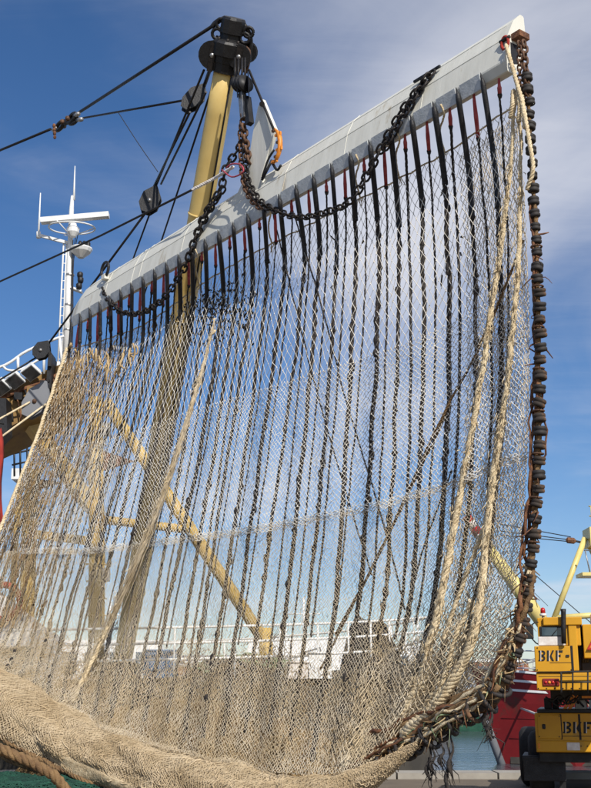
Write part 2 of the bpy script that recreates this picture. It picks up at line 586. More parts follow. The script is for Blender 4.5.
# ------------------------------------------------------------------ far buildings, trees, boats
def building(px0, px1, y, h, wallm, label, roof='gable'):
    x0, x1 = at(px0, 695, y)[0], at(px1, 695, y)[0]
    t = thing('warehouse' if roof != 'flat' else 'office_building', label, 'building', ((x0 + x1) / 2, y, 0.4))
    dpt = 14
    MB().box((x0, y, 0.4), (x1, y + dpt, h)).build('wall', wallm, t)
    if roof == 'gable':
        r = MB().prism([(x0 - .4, y - .4, h), (x0 - .4, y + dpt + .4, h), (x0 - .4, y + dpt / 2, h + 3)], (x1 - x0 + .8, 0, 0)).build('roof', 'roof_grey', t)
    else:
        r = MB().box((x0 - .2, y - .2, h), (x1 + .2, y + dpt + .2, h + .5)).build('roof', 'white_paint', t)
    n = max(3, int((x1 - x0) / 4))
    for fl in range(max(1, int(h / 3.4))):
        z = 1.6 + fl * 3.2
        for i in range(n):
            cx_ = x0 + (i + .5) * (x1 - x0) / n
            if fl == 0 and i % 3 == 1:
                MB().box((cx_ - 1.2, y - .12, 0.42), (cx_ + 1.2, y - .002, 3.4)).build('door', 'dark_metal', t)
            else:
                w = MB().box((cx_ - .8, y - .1, z - .08), (cx_ + .8, y - .003, z + 1.4)).build('window', 'white_paint', t)
                MB().box((cx_ - .68, y - .13, z + .04), (cx_ + .68, y - .101, z + 1.28)).build('pane', 'glass', w)


building(60, 150, 262, 6.5, 'white_paint', 'white long harbour shed with grey ridge roof on the far shore', 'gable')
building(168, 252, 270, 8, 'brick', 'red brick warehouse with grey ridge roof on the far shore', 'gable')
building(268, 330, 258, 7, 'white_paint', 'white flat roofed harbour office on the far shore', 'flat')
building(405, 470, 265, 6, 'stone', 'pale stone shed with grey ridge roof across the harbour', 'gable')
building(476, 530, 262, 9, 'brick', 'brown brick flat roofed block behind the red ship', 'flat')
building(548, 640, 275, 8, 'stone', 'pale stone block with flat roof behind the yellow crane', 'flat')


def tree(px, y, h, w, label, seed):
    r_ = np.random.default_rng(seed)
    x = at(px, 695, y)[0]
    t = thing('tree', label, 'tree', (x, y, 0.4), 'trees on the far shore')
    m = MB()
    m.tube([(x, y, .35), (x + .1, y, h * .25), (x, y, h * .6)], [h * .03, h * .022, h * .01], 7)
    for k in range(6):
        a = k * 1.05
        z0 = h * (.25 + .04 * k)
        m.tube([(x, y, z0), (x + math.cos(a) * w * .2, y + math.sin(a) * w * .2, z0 + h * .12), (x + math.cos(a) * w * .36, y + math.sin(a) * w * .36, z0 + h * .25)], [h * .012, h * .008, h * .004], 5)
    m.build('trunk', 'bark', t)
    n = 2600
    cl = r_.normal(0, 1, (22, 3))
    cl /= np.linalg.norm(cl, axis=1, keepdims=True)
    cl *= r_.uniform(.45, 1, (22, 1))
    k = r_.integers(0, 22, n)
    c = cl[k] * np.array([w * .38, w * .38, h * .30]) + r_.normal(0, 1, (n, 3)) * np.array([w * .085, w * .085, h * .06]) + np.array([x, y, h * .64])
    s = r_.uniform(.12, .26, n) * h / 8
    a = r_.normal(0, 1, (n, 3))
    a /= np.linalg.norm(a, axis=1, keepdims=True)
    b = np.cross(a, r_.normal(0, 1, (n, 3)))
    b /= np.linalg.norm(b, axis=1, keepdims=True)
    V = np.stack([c - a * s[:, None], c + b * s[:, None] * .6, c + a * s[:, None], c - b * s[:, None] * .6], 1).reshape(-1, 3)
    link('crown', np_mesh('crown', V, np.arange(n * 4).reshape(-1, 4), 'leaf', False), t)


tree(352, 246, 9, 8, 'dark leafy tree on the far shore beside the flat roofed office', 1)
tree(384, 250, 10.5, 9, 'tall dark tree on the far shore between office and stone shed', 2)
tree(160, 250, 8, 7, 'rounded dark tree on the far shore between shed and brick warehouse', 3)
tree(540, 250, 7.5, 8, 'low dark tree on the far shore behind the crane cab', 4)


def boat(px, y, L, hullm, label, rot=0.0, cab=True):
    x = at(px, 695, y)[0]
    t = thing('moored_boat', label, 'boat', (x, y, -1.5), 'boats moored across the basin')
    cr, sr = math.cos(rot), math.sin(rot)

    def W(a, b, z):
        return np.array([x + a * cr - b * sr, y + a * sr + b * cr, z])
    k = L / 12
    st = [(-6, 1.5, 1.0), (-5.6, 1.75, .95), (-2, 1.9, .85), (2, 1.8, 1.05), (4.5, 1.1, 1.5), (6.2, .06, 2.0)]
    vs, fs = [], []
    for (a, b, z) in st:
        vs += [W(a * k, -b * k, z * k - 1.0), W(a * k * .96, -b * k * .72, -1.75), W(a * k * .96, b * k * .72, -1.75), W(a * k, b * k, z * k - 1.0)]
    for i in range(len(st) - 1):
        for j in range(4):
            j2 = (j + 1) % 4
            fs.append((i * 4 + j, i * 4 + j2, i * 4 + 4 + j2, i * 4 + 4 + j))
    fs += [(3, 2, 1, 0), (20, 21, 22, 23)]
    MB().add(vs, fs).build('hull', hullm, t)
    if cab:
        z0 = .85 * k - 1.0
        c = MB().prism([W(-3.5 * k, -1.1 * k, z0 - .3), W(.8 * k, -1.1 * k, z0 - .3), W(.3 * k, -1.0 * k, z0 + 2.2 * k), W(-3.3 * k, -1.0 * k, z0 + 2.2 * k)], W(0, 2.2 * k, 0) - W(0, 0, 0)).build('cabin', 'white_paint', t)
        for q in range(4):
            xx = (-3.0 + q * .85) * k
            MB().prism([W(xx, -1.14 * k, z0 + 1.1 * k), W(xx + .6 * k, -1.14 * k, z0 + 1.1 * k), W(xx + .6 * k, -1.1 * k, z0 + 1.8 * k), W(xx, -1.1 * k, z0 + 1.8 * k)], (W(0, .04, 0) - W(0, 0, 0))).build('window', 'glass', c)
        MB().rod(W(-1.5 * k, 0, z0 + 2.1 * k), W(-1.5 * k, 0, z0 + 3.7 * k), .04 * k).rod(W(-2.1 * k, 0, z0 + 3.1 * k), W(-.9 * k, 0, z0 + 3.1 * k), .025 * k).build('mast', 'white_paint', t)
        r = MB()
        for s_ in (-1, 1):
            pts = [W(1 * k, s_ * 1.7 * k, z0 + .9 * k + .2), W(4 * k, s_ * 1.15 * k, z0 + 1.5 * k), W(5.9 * k, 0, z0 + 2.0 * k)]
            r.tube(catmull(pts, 8), .03 * k, 6)
            for p in catmull(pts, 5):
                r.rod(p, p - np.array([0, 0, .8 * k]), .022 * k, 5)
        r.build('railing', 'galv', t)


boat(60, 150, 20, 'white_paint', 'white cabin boat moored near the far wall behind the trawler gantry', 0.1)
boat(190, 170, 18, 'hull_blue', 'blue hulled cabin boat moored near the far wall', -0.05)
boat(300, 140, 19, 'white_paint', 'white cabin boat afloat behind the trawler foredeck rail', 3.0)
boat(420, 150, 20, 'hull_green', 'green hulled boat with white cabin beyond the hanging net', 0.08)
boat(512, 110, 13, 'white_paint', 'white cabin boat beyond the bow of the red ship', 0.1)
boat(470, 185, 16, 'hull_dark', 'dark hulled boat with white cabin close under the far quay', 3.1)

boat(150, 82, 25, 'white_paint', 'white cabin boat lying close astern of the gantry stay', 0.05)
boat(262, 95, 28, 'hull_dark', 'dark hulled white cabin boat seen through the middle of the net', 3.05)
boat(318, 92, 21, 'hull_dark', 'dark hulled white cabin boat beside the dark foredeck net heap', -0.1)
boat(420, 104, 27, 'hull_green', 'green hulled cabin boat seen through the corner of the net', 0.12)

# ------------------------------------------------------------------ red ship beyond the crane
YS = 50.0
rs = thing('red_ship', 'red hulled ship with white bow stripes and yellow mast moored behind the mobile crane', 'ship', (8, YS, -1.5))
zt = lambda px, py: at(px, py, YS)
bow_top, bow_mid, bow_low = zt(484, 688), zt(500, 728), zt(521, 766)
LN = 34.0
rows_z = [2.35, 1.2, 0.0, -1.7]
lead = [bow_top[0], zt(495, 714)[0], zt(507, 738)[0], zt(522, 768)[0]]
vs, fs = [], []
st = np.linspace(0, 1, 12)
for s_ in (-1, 1):
    for i, z in enumerate(rows_z):
        for t_ in st:
            xx = lead[i] + (8.6 + LN * 0 - lead[i]) * 0 + t_ * (LN - (lead[i] - lead[0]))
            hb = (3.9 - .35 * i) * (1 - (1 - min(1, t_ * LN / (11 - i))) ** 2.2) + .04
            zz_ = z + (0.5 * max(0, 1 - t_ * 3.2) ** 1.5 if i == 0 else 0)
            vs.append((xx, YS + 4.2 + s_ * hb, zz_))
n_ = len(st)
for si in range(2):
    for i in range(3):
        for k in range(n_ - 1):
            a = si * 4 * n_ + i * n_ + k
            q = (a, a + n_, a + n_ + 1, a + 1)
            fs.append(q if si == 0 else q[::-1])
for i in range(3):
    a, b = i * n_, 4 * n_ + i * n_
    fs.append((a, b, b + n_, a + n_))
    a, b = a + n_ - 1, b + n_ - 1
    fs.append((b, a, a + n_, b + n_))
for k in range(n_ - 1):
    fs.append((k, k + 1, 4 * n_ + k + 1, 4 * n_ + k))
MB().add(vs, fs).build('hull', 'hull_red', rs)
V = np.array(vs)


def hullp(t_, z, out=.03):
    """point on the near side of the red hull"""
    i = 0
    while i < 2 and z < rows_z[i + 1]:
        i += 1
    f = (rows_z[i] - z) / (rows_z[i] - rows_z[i + 1])
    ra = V[i * n_:(i + 1) * n_] * (1 - f) + V[(i + 1) * n_:(i + 2) * n_] * f
    p = np.array([np.interp(t_, st, ra[:, j]) for j in range(3)])
    return p + np.array([0, -out, 0])


for z in (2.05, 1.72, 1.39):
    p = [hullp(t_, z + .35 * max(0, 1 - t_ * 3.2) ** 1.5, .03) for t_ in np.linspace(0.012, .55, 16)]
    m = MB()
    for a, b in zip(p[:-1], p[1:]):
        m.prism([a - UP * .05, b - UP * .05, b + UP * .05, a + UP * .05], (0, .05, 0))
    m.build('stripe', 'white_paint', rs)
for z in (.55, -.35):
    p = [hullp(t_, z, .012) for t_ in np.linspace(.02, .6, 18)]
    MB().tube(p, .016, 5).build('plate_seam', 'hull_red', rs)
for t_ in (.10, .18, .26, .34):
    MB().tube([hullp(t_, z, .012) for z in (1.2, .4, -.4, -1.2)], .014, 5).build('plate_seam', 'hull_red', rs)
p = [hullp(t_, -1.28, .02) for t_ in np.linspace(.012, .6, 18)]
m = MB()
for a, b in zip(p[:-1], p[1:]):
    m.prism([a - UP * .2, b - UP * .2, b + UP * .13, a + UP * .13], (0, .05, 0))
m.build('boot_topping', 'hull_dark', rs)
for t_, z in ((.13, .35), (.23, .3), (.33, .35)):
    q = hullp(t_, z, .22)
    MB().tube([q + .34 * np.array([math.cos(a), .0, math.sin(a)]) for a in np.linspace(0, 2 * math.pi, 19)], .13, 8, caps=False).build('tyre_fender', 'tyre', rs)
    MB().rod(q + UP * .4, hullp(t_, 2.1, .06), .02, 5).build('fender_rope', 'tan_rope', rs)
MB().tube([(lead[i] - .05, YS + 4.2, rows_z[i] + (.5 if i == 0 else 0)) for i in range(4)], .20, 8).build('stem_bar', 'roof_grey', rs)
a, b, c = hullp(.115, .75, .05), hullp(.19, .95, .05), hullp(.19, .05, .05)
MB().prism([a, b, c, hullp(.165, .15, .05)], (0, .05, 0)).build('anchor_plate', 'white_sheet', rs)
r = MB()
for z in (3.0, 3.4, 3.8):
    r.tube([(lead[0] + .6, YS + 4.2, z - .1), (lead[0] + 6, YS + 1.4, z - .35), (lead[0] + 16, YS + .5, z - .45)], .035, 6)
for k in range(9):
    q = (lead[0] + 6 + k * 1.25, YS + 1.4 - .08 * k, 2.2)
    r.rod(q, (q[0], q[1], 3.4), .03, 6)
r.build('railing', 'white_paint', rs)
# A-frame mast of the red ship, seen above the crane
top = zt(584, 536)
m = MB()
m.rod(zt(585, 538), zt(552, 624), .13, 10)
m.rod(zt(590, 540) + np.array([0, .4, 0]), zt(640, 640) + np.array([0, .4, 0]), .15, 10)
m.rod(zt(553, 618), zt(625, 613), .13, 10)
m.build('mast_leg', 'crane_pale', rs)
hd = MB()
hd.box((top[0] + .15, YS - .5, top[2] - .5), (top[0] + 2.2, YS + .8, top[2] + .35))
hd.build('mast_head', 'crane_pale', rs)
MB().lathe((top[0] + .7, YS - .2, top[2] - .55), (0, 0, -1), [(.32, 0), (.3, .25), (.1, .4)], 10).build('mast_lamp', 'black_steel', rs)
r = MB()
for k in range(5):
    q = top + np.array([.3 + k * .42, -.4, .35])
    r.rod(q, q + UP * .95, .035, 6)
for h_ in (.5, .95):
    r.rod(top + np.array([.2, -.4, .35 + h_]), top + np.array([2.2, -.4, .35 + h_]), .035, 6)
r.build('mast_rail', 'crane_pale', rs)
pf = zt(583, 575)
r = MB().box((pf[0] - .25, YS - .9, pf[2] - .12), (pf[0] + 2.5, YS + .3, pf[2] + .03))
r.build('mast_platform', 'crane_pale', rs)
r = MB()
for k in range(5):
    q = np.array([pf[0] + .1 + k * .5, YS - .85, pf[2]])
    r.rod(q, q + UP * 1.0 + np.array([-.15 if k == 0 else 0, 0, 0]), .03, 6)
r.rod((pf[0] - .1, YS - .85, pf[2] + 1.0), (pf[0] + 2.3, YS - .85, pf[2] + 1.0), .03, 6)
r.build('platform_rail', 'galv', rs)
# derrick of the red ship with banded tip
d0, d1, d2 = zt(556, 641), zt(487, 546), zt(466, 516)
MB().tube([d0, (d0 + d1) / 2, d1], [.30, .33, .24], 10).build('derrick', 'crane_pale', rs)
for k in range(5):
    a, b = d1 + (d2 - d1) * (k / 5), d1 + (d2 - d1) * ((k + 1) / 5)
    MB().rod(a, b, .245 - .006 * k, 10).build('tip_band', 'red_lens' if k % 2 == 0 else 'white_sheet', rs)
m = MB()
pulley = zt(571, 540)
for (px, py) in ((500, 524), (500, 531), (500, 535)):
    m.rod(zt(px, py), pulley + np.array([0, 0, (531 - py) * .02]), .022, 5)
m.rod(pulley, zt(584, 543), .05, 6)
m.rod(zt(520, 562), zt(640, 665), .02, 5)
m.rod(zt(470, 525), zt(560, 648), .02, 5)
m.rod(zt(516, 575), zt(548, 606), .012, 5)
m.build('rigging_wire', 'wire', rs)
MB().lathe(zt(566, 540), (zt(575, 541) - zt(566, 540)), [(.06, 0), (.14, .06), (.14, .36), (.06, .45)], 8, smooth=False).build('pulley_block', 'rust', rs)
# low white superstructure
sx = zt(470, 680)[0]
MB().box((lead[0] + 6, YS + 2.0, 2.2), (lead[0] + 13, YS + 6, 4.6)).build('deckhouse', 'white_paint', rs)
for k in range(4):
    MB().box((lead[0] + 6.6 + k * 1.6, YS + 1.96, 3.2), (lead[0] + 7.5 + k * 1.6, YS + 1.995, 4.0)).build('window', 'glass', rs)
# mooring line
ml = MB()
p0, p1 = zt(487, 703), np.array([10.5, QY - .4, .35])
p0 = hullp(.05, 1.0, .05)
ml.tube(catmull([p0, (p0 + p1) / 2 - UP * .5, p1], 14), .05, 6)
tag(ml.build('mooring_line', 'white_sheet'), 'white mooring rope from the red bow down to the quay', 'rope')
bol = thing('bollard', 'dark iron mooring bollard on the quay coping behind the crane', 'bollard', (10.5, QY - .3, .12))
MB().lathe((10.5, QY - .3, .12), (0, 0, 1), [(.26, 0), (.24, .05), (.15, .1), (.14, .38), (.24, .44), (.25, .52), (.16, .58)], 14).build('post', 'dark_metal', bol)

# ------------------------------------------------------------------ mobile crane
YC = 16.6
YL = 17.95
cr = thing('mobile_crane', 'yellow mobile crane lettered BKF standing on the quay', 'crane', (at(534, 700, YC)[0], YC, 0))
cr.rotation_euler.z = math.radians(-13)


def atc(px, py, y):
    return at(px - 15.0 * max(0, y - YC - .4), py, y)


def rect(m, px0, py0, px1, py1, y, dep, bev=0):
    a, b = atc(px0, py1, y), atc(px1, py0, y)
    m.box((a[0], y, a[2]), (b[0], y + dep, b[2]))
    return m


def crect(name, m, px0, py0, px1, py1, y, dep, parent=cr):
    o = rect(MB(), px0, py0, px1, py1, y, dep).build(name, m, parent)
    bv = o.modifiers.new('bevel', 'BEVEL')
    bv.width = 0.012
    bv.segments = 2
    return o


# cab
cab = crect('cab', 'crane_yellow', 537.5, 618, 577, 646, YC + .06, 1.5)
crect('roof_visor', 'crane_yellow', 543, 617.5, 580, 625.5, YC, 1.4)
win = crect('rear_window', 'dark_metal', 539.5, 626.5, 563.5, 645.5, YC + .04, .05)
crect('pane', 'glass', 541, 627.5, 561.5, 636.3, YC + .028, .05, win)
crect('window_blind', 'white_sheet', 537.8, 636.8, 563.8, 645.8, YC + .02, .06, win)
crect('door_pillar', 'crane_yellow', 569.5, 624, 574.5, 671, YC + .02, .3)
panel = crect('tail_panel', 'crane_yellow', 535.5, 646.2, 571.5, 672, YC, 1.6)
crect('lower_skirt', 'crane_yellow', 536.5, 672.6, 625, 690, YC + .03, 1.7)
lamp = crect('tail_lamp', 'hull_red', 542.5, 678.5, 558.5, 686, YC + .005, .06)
for k in range(4):
    p = at(545.5 + k * 3.5, 682.4, YC)
    MB().lathe((p[0], YC + .008, p[2]), (0, -1, 0), [(.022, 0), (.022, .012), (.012, .02)], 10).build('lens', 'red_lens' if k != 1 else 'orange_plastic', lamp)
crect('engine_housing', 'crane_yellow', 582, 625, 640, 658.5, YC + .05, 1.5)
crect('engine_bay', 'dark_metal', 572, 626, 584, 672, YC + .35, .9)
crect('engine_bay', 'dark_metal', 576, 657, 640, 673, YC + .30, .9)
for k in range(3):
    q = at(577 + k * 2.2, 634, YC + .25)
    MB().tube(catmull([q, q + np.array([.02, .02, -.2]), q + np.array([-.02, .04, -.42])], 6), .022, 6).build('hose', 'black_rubber', cr)
tri = [at(585.2, 650, YC), at(603, 650, YC), at(594, 633, YC)]
w_ = MB().prism(tri, (0, .045, 0)).build('warning_triangle', 'red_lens', cr)
ctr = sum(tri) / 3
MB().prism([ctr + (q - ctr) * .72 + np.array([0, -.006, 0]) for q in tri], (0, .04, 0)).build('reflector', 'orange_plastic', w_)
# exhaust, beacon, mirror
a, b = at(564, 644, YC - .06), at(563.2, 609.5, YC - .06)
MB().tube([a, (a + b) / 2, b - UP * .05, b], [.036, .036, .036, .042], 12).build('exhaust_pipe', 'black_steel', cr)
p = at(541.8, 625, YC + .1)
be = MB().rod(p, p + UP * .13, .022, 10).build('beacon_post', 'galv', cr)
MB().lathe(p + UP * .13, UP, [(.05, 0), (.05, .03), (.038, .035)], 12).build('beacon_base', 'white_paint', be)
MB().lathe(p + UP * .166, UP, [(.036, 0), (.036, .05), (.028, .075), (.010, .087)], 12).build('beacon_dome', 'red_lens', be)
mi = crect('mirror', 'black_steel', 526.8, 624.5, 533.2, 638.8, YC - .02, .07)
m = MB()
m.tube([at(531, 625, YC + .03), at(535, 622, YC + .05), at(541, 623, YC + .1)], .010, 6)
m.tube([at(531, 638, YC + .03), at(535, 643, YC + .05), at(538, 645, YC + .1)], .010, 6)
m.build('mirror_arm', 'black_steel', cr)


# stencil letters: solid strokes broken by bridges, with the white gaps of the stencil
def stencil(px0, px1, py0, py1, y, parent):
    W = (px1 - px0) / 3.0

    def L(k, a, b):
        return atc(px0 + W * k + a * W, py1 + (py0 - py1) * b, y)

    def poly(k, pts, m, d):
        P = [L(k, *q) for q in pts]
        for q in P:
            q[1] = y - d
        return MB().prism(P, (0, .01, 0)).build('letter', m, parent)
    bar = [(.0, 0), (.20, 0), (.20, 1), (.0, 1)]
    # B
    poly(0, [(.02, 0), (.26, 0), (.26, 1), (.02, 1), (.02, .88), (.1, .84), (.1, .16), (.02, .12)], 'letter_black', .006)
    arcs = []
    for c, r_ in ((.74, .26), (.26, .26)):
        out = [(.52 + .36 * math.cos(t), c + r_ * math.sin(t)) for t in np.linspace(math.pi / 2, -math.pi / 2, 9)]
        inn = [(.50 + .14 * math.cos(t), c + r_ * .42 * math.sin(t)) for t in np.linspace(-math.pi / 2, math.pi / 2, 9)]
        poly(0, [(.38, c + r_)] + out + [(.38, c - r_), (.38, c - r_ * .42)] + inn + [(.38, c + r_ * .42)], 'letter_black', .006)
    poly(0, [(.27, .02), (.36, .02), (.36, .98), (.27, .98)], 'white_sheet', .004)
    # K
    poly(1, [(.08, 0), (.32, 0), (.32, 1), (.08, 1)], 'letter_black', .006)
    poly(1, [(.42, .42), (.74, 1), (.98, 1), (.66, .5), (.98, 0), (.72, 0)], 'letter_black', .006)
    poly(1, [(.33, .02), (.41, .02), (.41, .98), (.33, .98)], 'white_sheet', .004)
    # F
    poly(2, [(.18, 0), (.42, 0), (.42, 1), (.18, 1)], 'letter_black', .006)
    poly(2, [(.52, .80), (1.02, .78), (1.06, 1), (.52, 1)], 'letter_black', .006)
    poly(2, [(.52, .40), (.80, .36), (.80, .66), (.72, .58), (.52, .58)], 'letter_black', .006)
    poly(2, [(.43, .02), (.51, .02), (.51, .98), (.43, .98)], 'white_sheet', .004)


stencil(538.2, 561.5, 650.6, 661.2, YC, panel)
# handrail
r = MB()
p = [at(562.5, 693, YC - .12), at(562.5, 675, YC - .12), at(564, 672.3, YC - .12), at(600, 671.5, YC - .12)]
r.tube(catmull(p, 20), .014, 8)
r.rod(at(562.5, 682.5, YC - .12), at(600, 682, YC - .12), .012, 8)
r.rod(at(573.5, 671.8, YC - .12), at(573.5, 693, YC - .12), .012, 8)
r.rod(at(588, 671.6, YC - .12), at(588, 693, YC - .12), .012, 8)
r.build('handrail', 'black_steel', cr)
# slewing ring, deck machinery
crect('turntable', 'dark_metal', 545, 690, 625, 700, YL + .1, 1.2)
crect('carrier_deck', 'dark_metal', 531.5, 709, 640, 713, YL + .02, 3.0)
for k, (u0, u1, w0, w1) in enumerate(((539, 546, 698, 709), (547, 553, 700, 709), (549, 556, 696, 702))):
    crect('machinery', 'dark_metal', u0, w0, u1, w1, YL + .25 + .1 * k, .35)
for (a, b) in (((557, 711), (567.5, 695.5)), ((561.5, 711), (572, 696))):
    MB().beam(atc(*a, YL + .12), atc(*b, YL + .12), .045, .05, (0, 1, 0)).build('marker_bar', 'orange_plastic', cr)
MB().beam(atc(575, 697, YL + .1), atc(587, 697, YL + .1), .05, .035).build('marker_bar', 'orange_plastic', cr)
crect('tool_panel', 'galv', 569, 698, 580, 711, YL + .3, .1)
carrier = crect('carrier_body', 'crane_yellow', 530.8, 713, 588.8, 752, YL, 2.6)
crect('locker_door', 'crane_yellow', 532.5, 714.5, 554, 738.5, YL - .012, .02, carrier)
crect('door_latch', 'black_steel', 536.5, 724, 539.5, 729, YL - .03, .03, carrier)
crect('bumper_strip', 'crane_yellow', 531.2, 740.5, 588.5, 751.5, YL - .03, .05, carrier)
crect('number_plate', 'white_sheet', 560.5, 742, 572.5, 750, YL - .045, .02, carrier)
crect('side_lamp', 'orange_plastic', 532, 743, 534, 748.5, YL - .04, .02, carrier)
stencil(556.5, 584, 721.5, 733, YL, carrier)
crect('carrier_frame', 'dark_metal', 589, 690, 650, 760, YL + .15, 2.4)
crect('chassis', 'dark_metal', 534, 752, 640, 762, YL + .15, 8.0)
crect('mudguard', 'black_rubber', 517.5, 755.5, 562, 761, YL + .35, 1.2)
crect('mudflap', 'black_rubber', 519, 757, 559, 781, YL + .30, .03)
for (wx, wy) in ((538, YL + .95), (620, YL + .95), (538, YL + 3.4), (620, YL + 3.4)):
    c = atc(wx, 780, wy)
    c[2] = .52
    w = .36
    ty = MB().lathe(c - np.array([w / 2, 0, 0]), (1, 0, 0), [(.28, .0), (.42, -.01), (.50, .04), (.52, .1), (.52, w - .1), (.50, w - .04), (.42, w + .01), (.28, w)], 28).build('wheel', 'tyre', cr)
    MB().lathe(c - np.array([w / 2 + .012, 0, 0]), (1, 0, 0), [(.12, .01), (.27, 0), (.27, w + .024), (.12, w + .014)], 20).build('rim', 'crane_yellow', ty)
for px in (556, 600):
    q = atc(px, 760, YL + .6)
    MB().box((q[0] - .05, YL + .5, 0.02), (q[0] + .05, YL + .65, q[2])).box((q[0] - .2, YL + .4, 0.0), (q[0] + .2, YL + .8, .04)).build('outrigger', 'dark_metal', cr)
for (u0, w0, u1, w1, yy, pr_) in ((536, 671.6, 571, 672.2, YC - .004, panel), (549.5, 662.5, 571, 663, YC - .004, panel), (570.8, 646, 571.4, 672, YC - .004, panel), (538, 676.2, 600, 676.7, YC + .026, cr), (554.4, 714, 554.9, 739, YL - .004, carrier), (555, 735.5, 588, 736, YL - .004, carrier), (572.5, 714, 573, 739.5, YL - .004, carrier)):
    rect(MB(), u0, w0, u1, w1, yy, .01).build('panel_seam', 'letter_black', pr_)
for (px, py, yy, pr_) in [(537.2 + 33 * (k % 2), 648 + 22 * (k // 2), YC, panel) for k in range(4)] + [(533.6 + 19.4 * (k % 2), 716 + 20.5 * (k // 2), YL - .012, carrier) for k in range(4)] + [(556 + 6 * k, 745.5, YL - .03, carrier) for k in range(1, 6) if k not in (1, 2)] + [(537.8 + 8 * k, 688.4, YC + .03, cr) for k in range(7)]:
    q = atc(px, py, yy)
    MB().lathe((q[0], yy + .004, q[2]), (0, -1, 0), [(.010, 0), (.010, .010), (.006, .013)], 6, smooth=False).build('bolt', 'dark_chain', pr_)
for k in range(5):
    q = atc(540 + 5 * k, 697 + (k % 2) * 3, YL + .1)
    MB().tube(catmull([q, q + np.array([.10, -.03, -.06 - .03 * (k % 3)]), q + np.array([.22, -.01, .02]), q + np.array([.34, .05, -.10])], 12), .016, 6).build('hose', 'black_rubber', cr)
for k in range(6):
    rect(MB(), 597, 630 + 4.2 * k, 622, 631.6 + 4.2 * k, YC + .042, .02).build('grille_slat', 'dark_metal', cr)
MB().rod(at(551, 636, YC + .02), at(557, 628.5, YC + .015), .006, 5).build('wiper', 'black_steel', cr)
rect(MB(), 565.5, 655, 568.5, 657, YC - .02, .03).build('panel_handle', 'black_steel', panel)
# lattice boom base running back over the crane
r = MB()
a, b = at(578, 622, YC + 1), at(640, 560, YC + 4)
for o_ in ((0, 0, 0), (0, 0, -.35)):
    r.rod(a + np.array(o_), b + np.array(o_), .025, 6)
for k in range(7):
    q0 = a + (b - a) * (k / 7)
    q1 = a + (b - a) * ((k + 1) / 7) + np.array([0, 0, -.35])
    r.rod(q0, q1, .016, 5)
r.build('jib_lattice', 'galv', cr)
MB().box(tuple(at(576, 626, YC + .9)), tuple(at(592, 617, YC + 1.3))).build('jib_foot', 'crane_yellow', cr)

# ------------------------------------------------------------------ trawler with its gantry
YV = 24.0
ZD = 1.95
tv = thing('fishing_trawler', 'fishing trawler with yellow gantry and white radar mast behind the net', 'trawler', (-7, YV, -1.5))
vs, fs = [], []
st_x = [-19, -18, -10, -3, .5, 2.3, 3.4]
st_b = [2.9, 3.2, 3.4, 3.2, 2.2, 1.1, .06]
st_z = [0, 0, -.1, 0, .15, .3, .45]
for x, b, dz in zip(st_x, st_b, st_z):
    vs += [(x, YV + 3.4 - b, ZD + dz), (x - .35, YV + 3.4 - b * .8, -1.8), (x - .35, YV + 3.4 + b * .8, -1.8), (x, YV + 3.4 + b, ZD + dz)]
for i in range(len(st_x) - 1):
    for j in range(4):
        fs.append((i * 4 + j, i * 4 + (j + 1) % 4, i * 4 + 4 + (j + 1) % 4, i * 4 + 4 + j))
fs += [(3, 2, 1, 0), tuple(len(vs) - 4 + k for k in range(4))]
MB().add(vs, fs).build('hull', 'hull_dark', tv)
r = MB()
side = [np.array([x, YV + 3.4 - b + .06, ZD + dz]) for x, b, dz in zip(st_x, st_b, st_z)]
sp = catmull(side, 40)
for h_ in (.38, .72, 1.05):
    r.tube(sp + UP * h_, .030, 6)
for p in sp[::2]:
    r.rod(p, p + UP * 1.05, .026, 6)
r.build('railing', 'white_paint', tv)
r = MB()
side2 = [np.array([x, YV + 3.4 + b - .06, ZD + dz]) for x, b, dz in zip(st_x, st_b, st_z)]
sp2 = catmull(side2, 40)
for h_ in (.5, 1.05):
    r.tube(sp2 + UP * h_, .030, 6)
for p in sp2[::3]:
    r.rod(p, p + UP * 1.05, .026, 6)
r.build('railing', 'white_paint', tv)
# deckhouse at the left, mostly outside the picture
MB().box((-19, YV + 1.2, ZD - .2), (-9.4, YV + 5.6, 5.0)).build('wheelhouse', 'white_paint', tv)
for k in range(6):
    MB().box((-18.2 + k * 1.45, YV + 1.15, 3.4), (-17.2 + k * 1.45, YV + 1.197, 4.4)).build('window', 'glass', tv)
wp = MB()
a, b = at(0, 592, YV + 1), at(62, 640, YV + 1)
wp.prism([a, b, b - UP * 1.4, a - UP * 2.2], (0, .08, 0))
wp.build('sloping_bulwark', 'white_paint', tv)
lb = at(3, 602, YV + .85)
lr = MB()
lr.tube([lb + .38 * np.array([math.cos(t), 0, math.sin(t)]) for t in np.linspace(0, 2 * math.pi, 25)], .075, 8, caps=False)
lr.build('lifebuoy', 'red_cloth', tv)
# gantry posts and braces
Y1 = 27.5


def gp(px, py, y=Y1):
    return at(px, py, y)


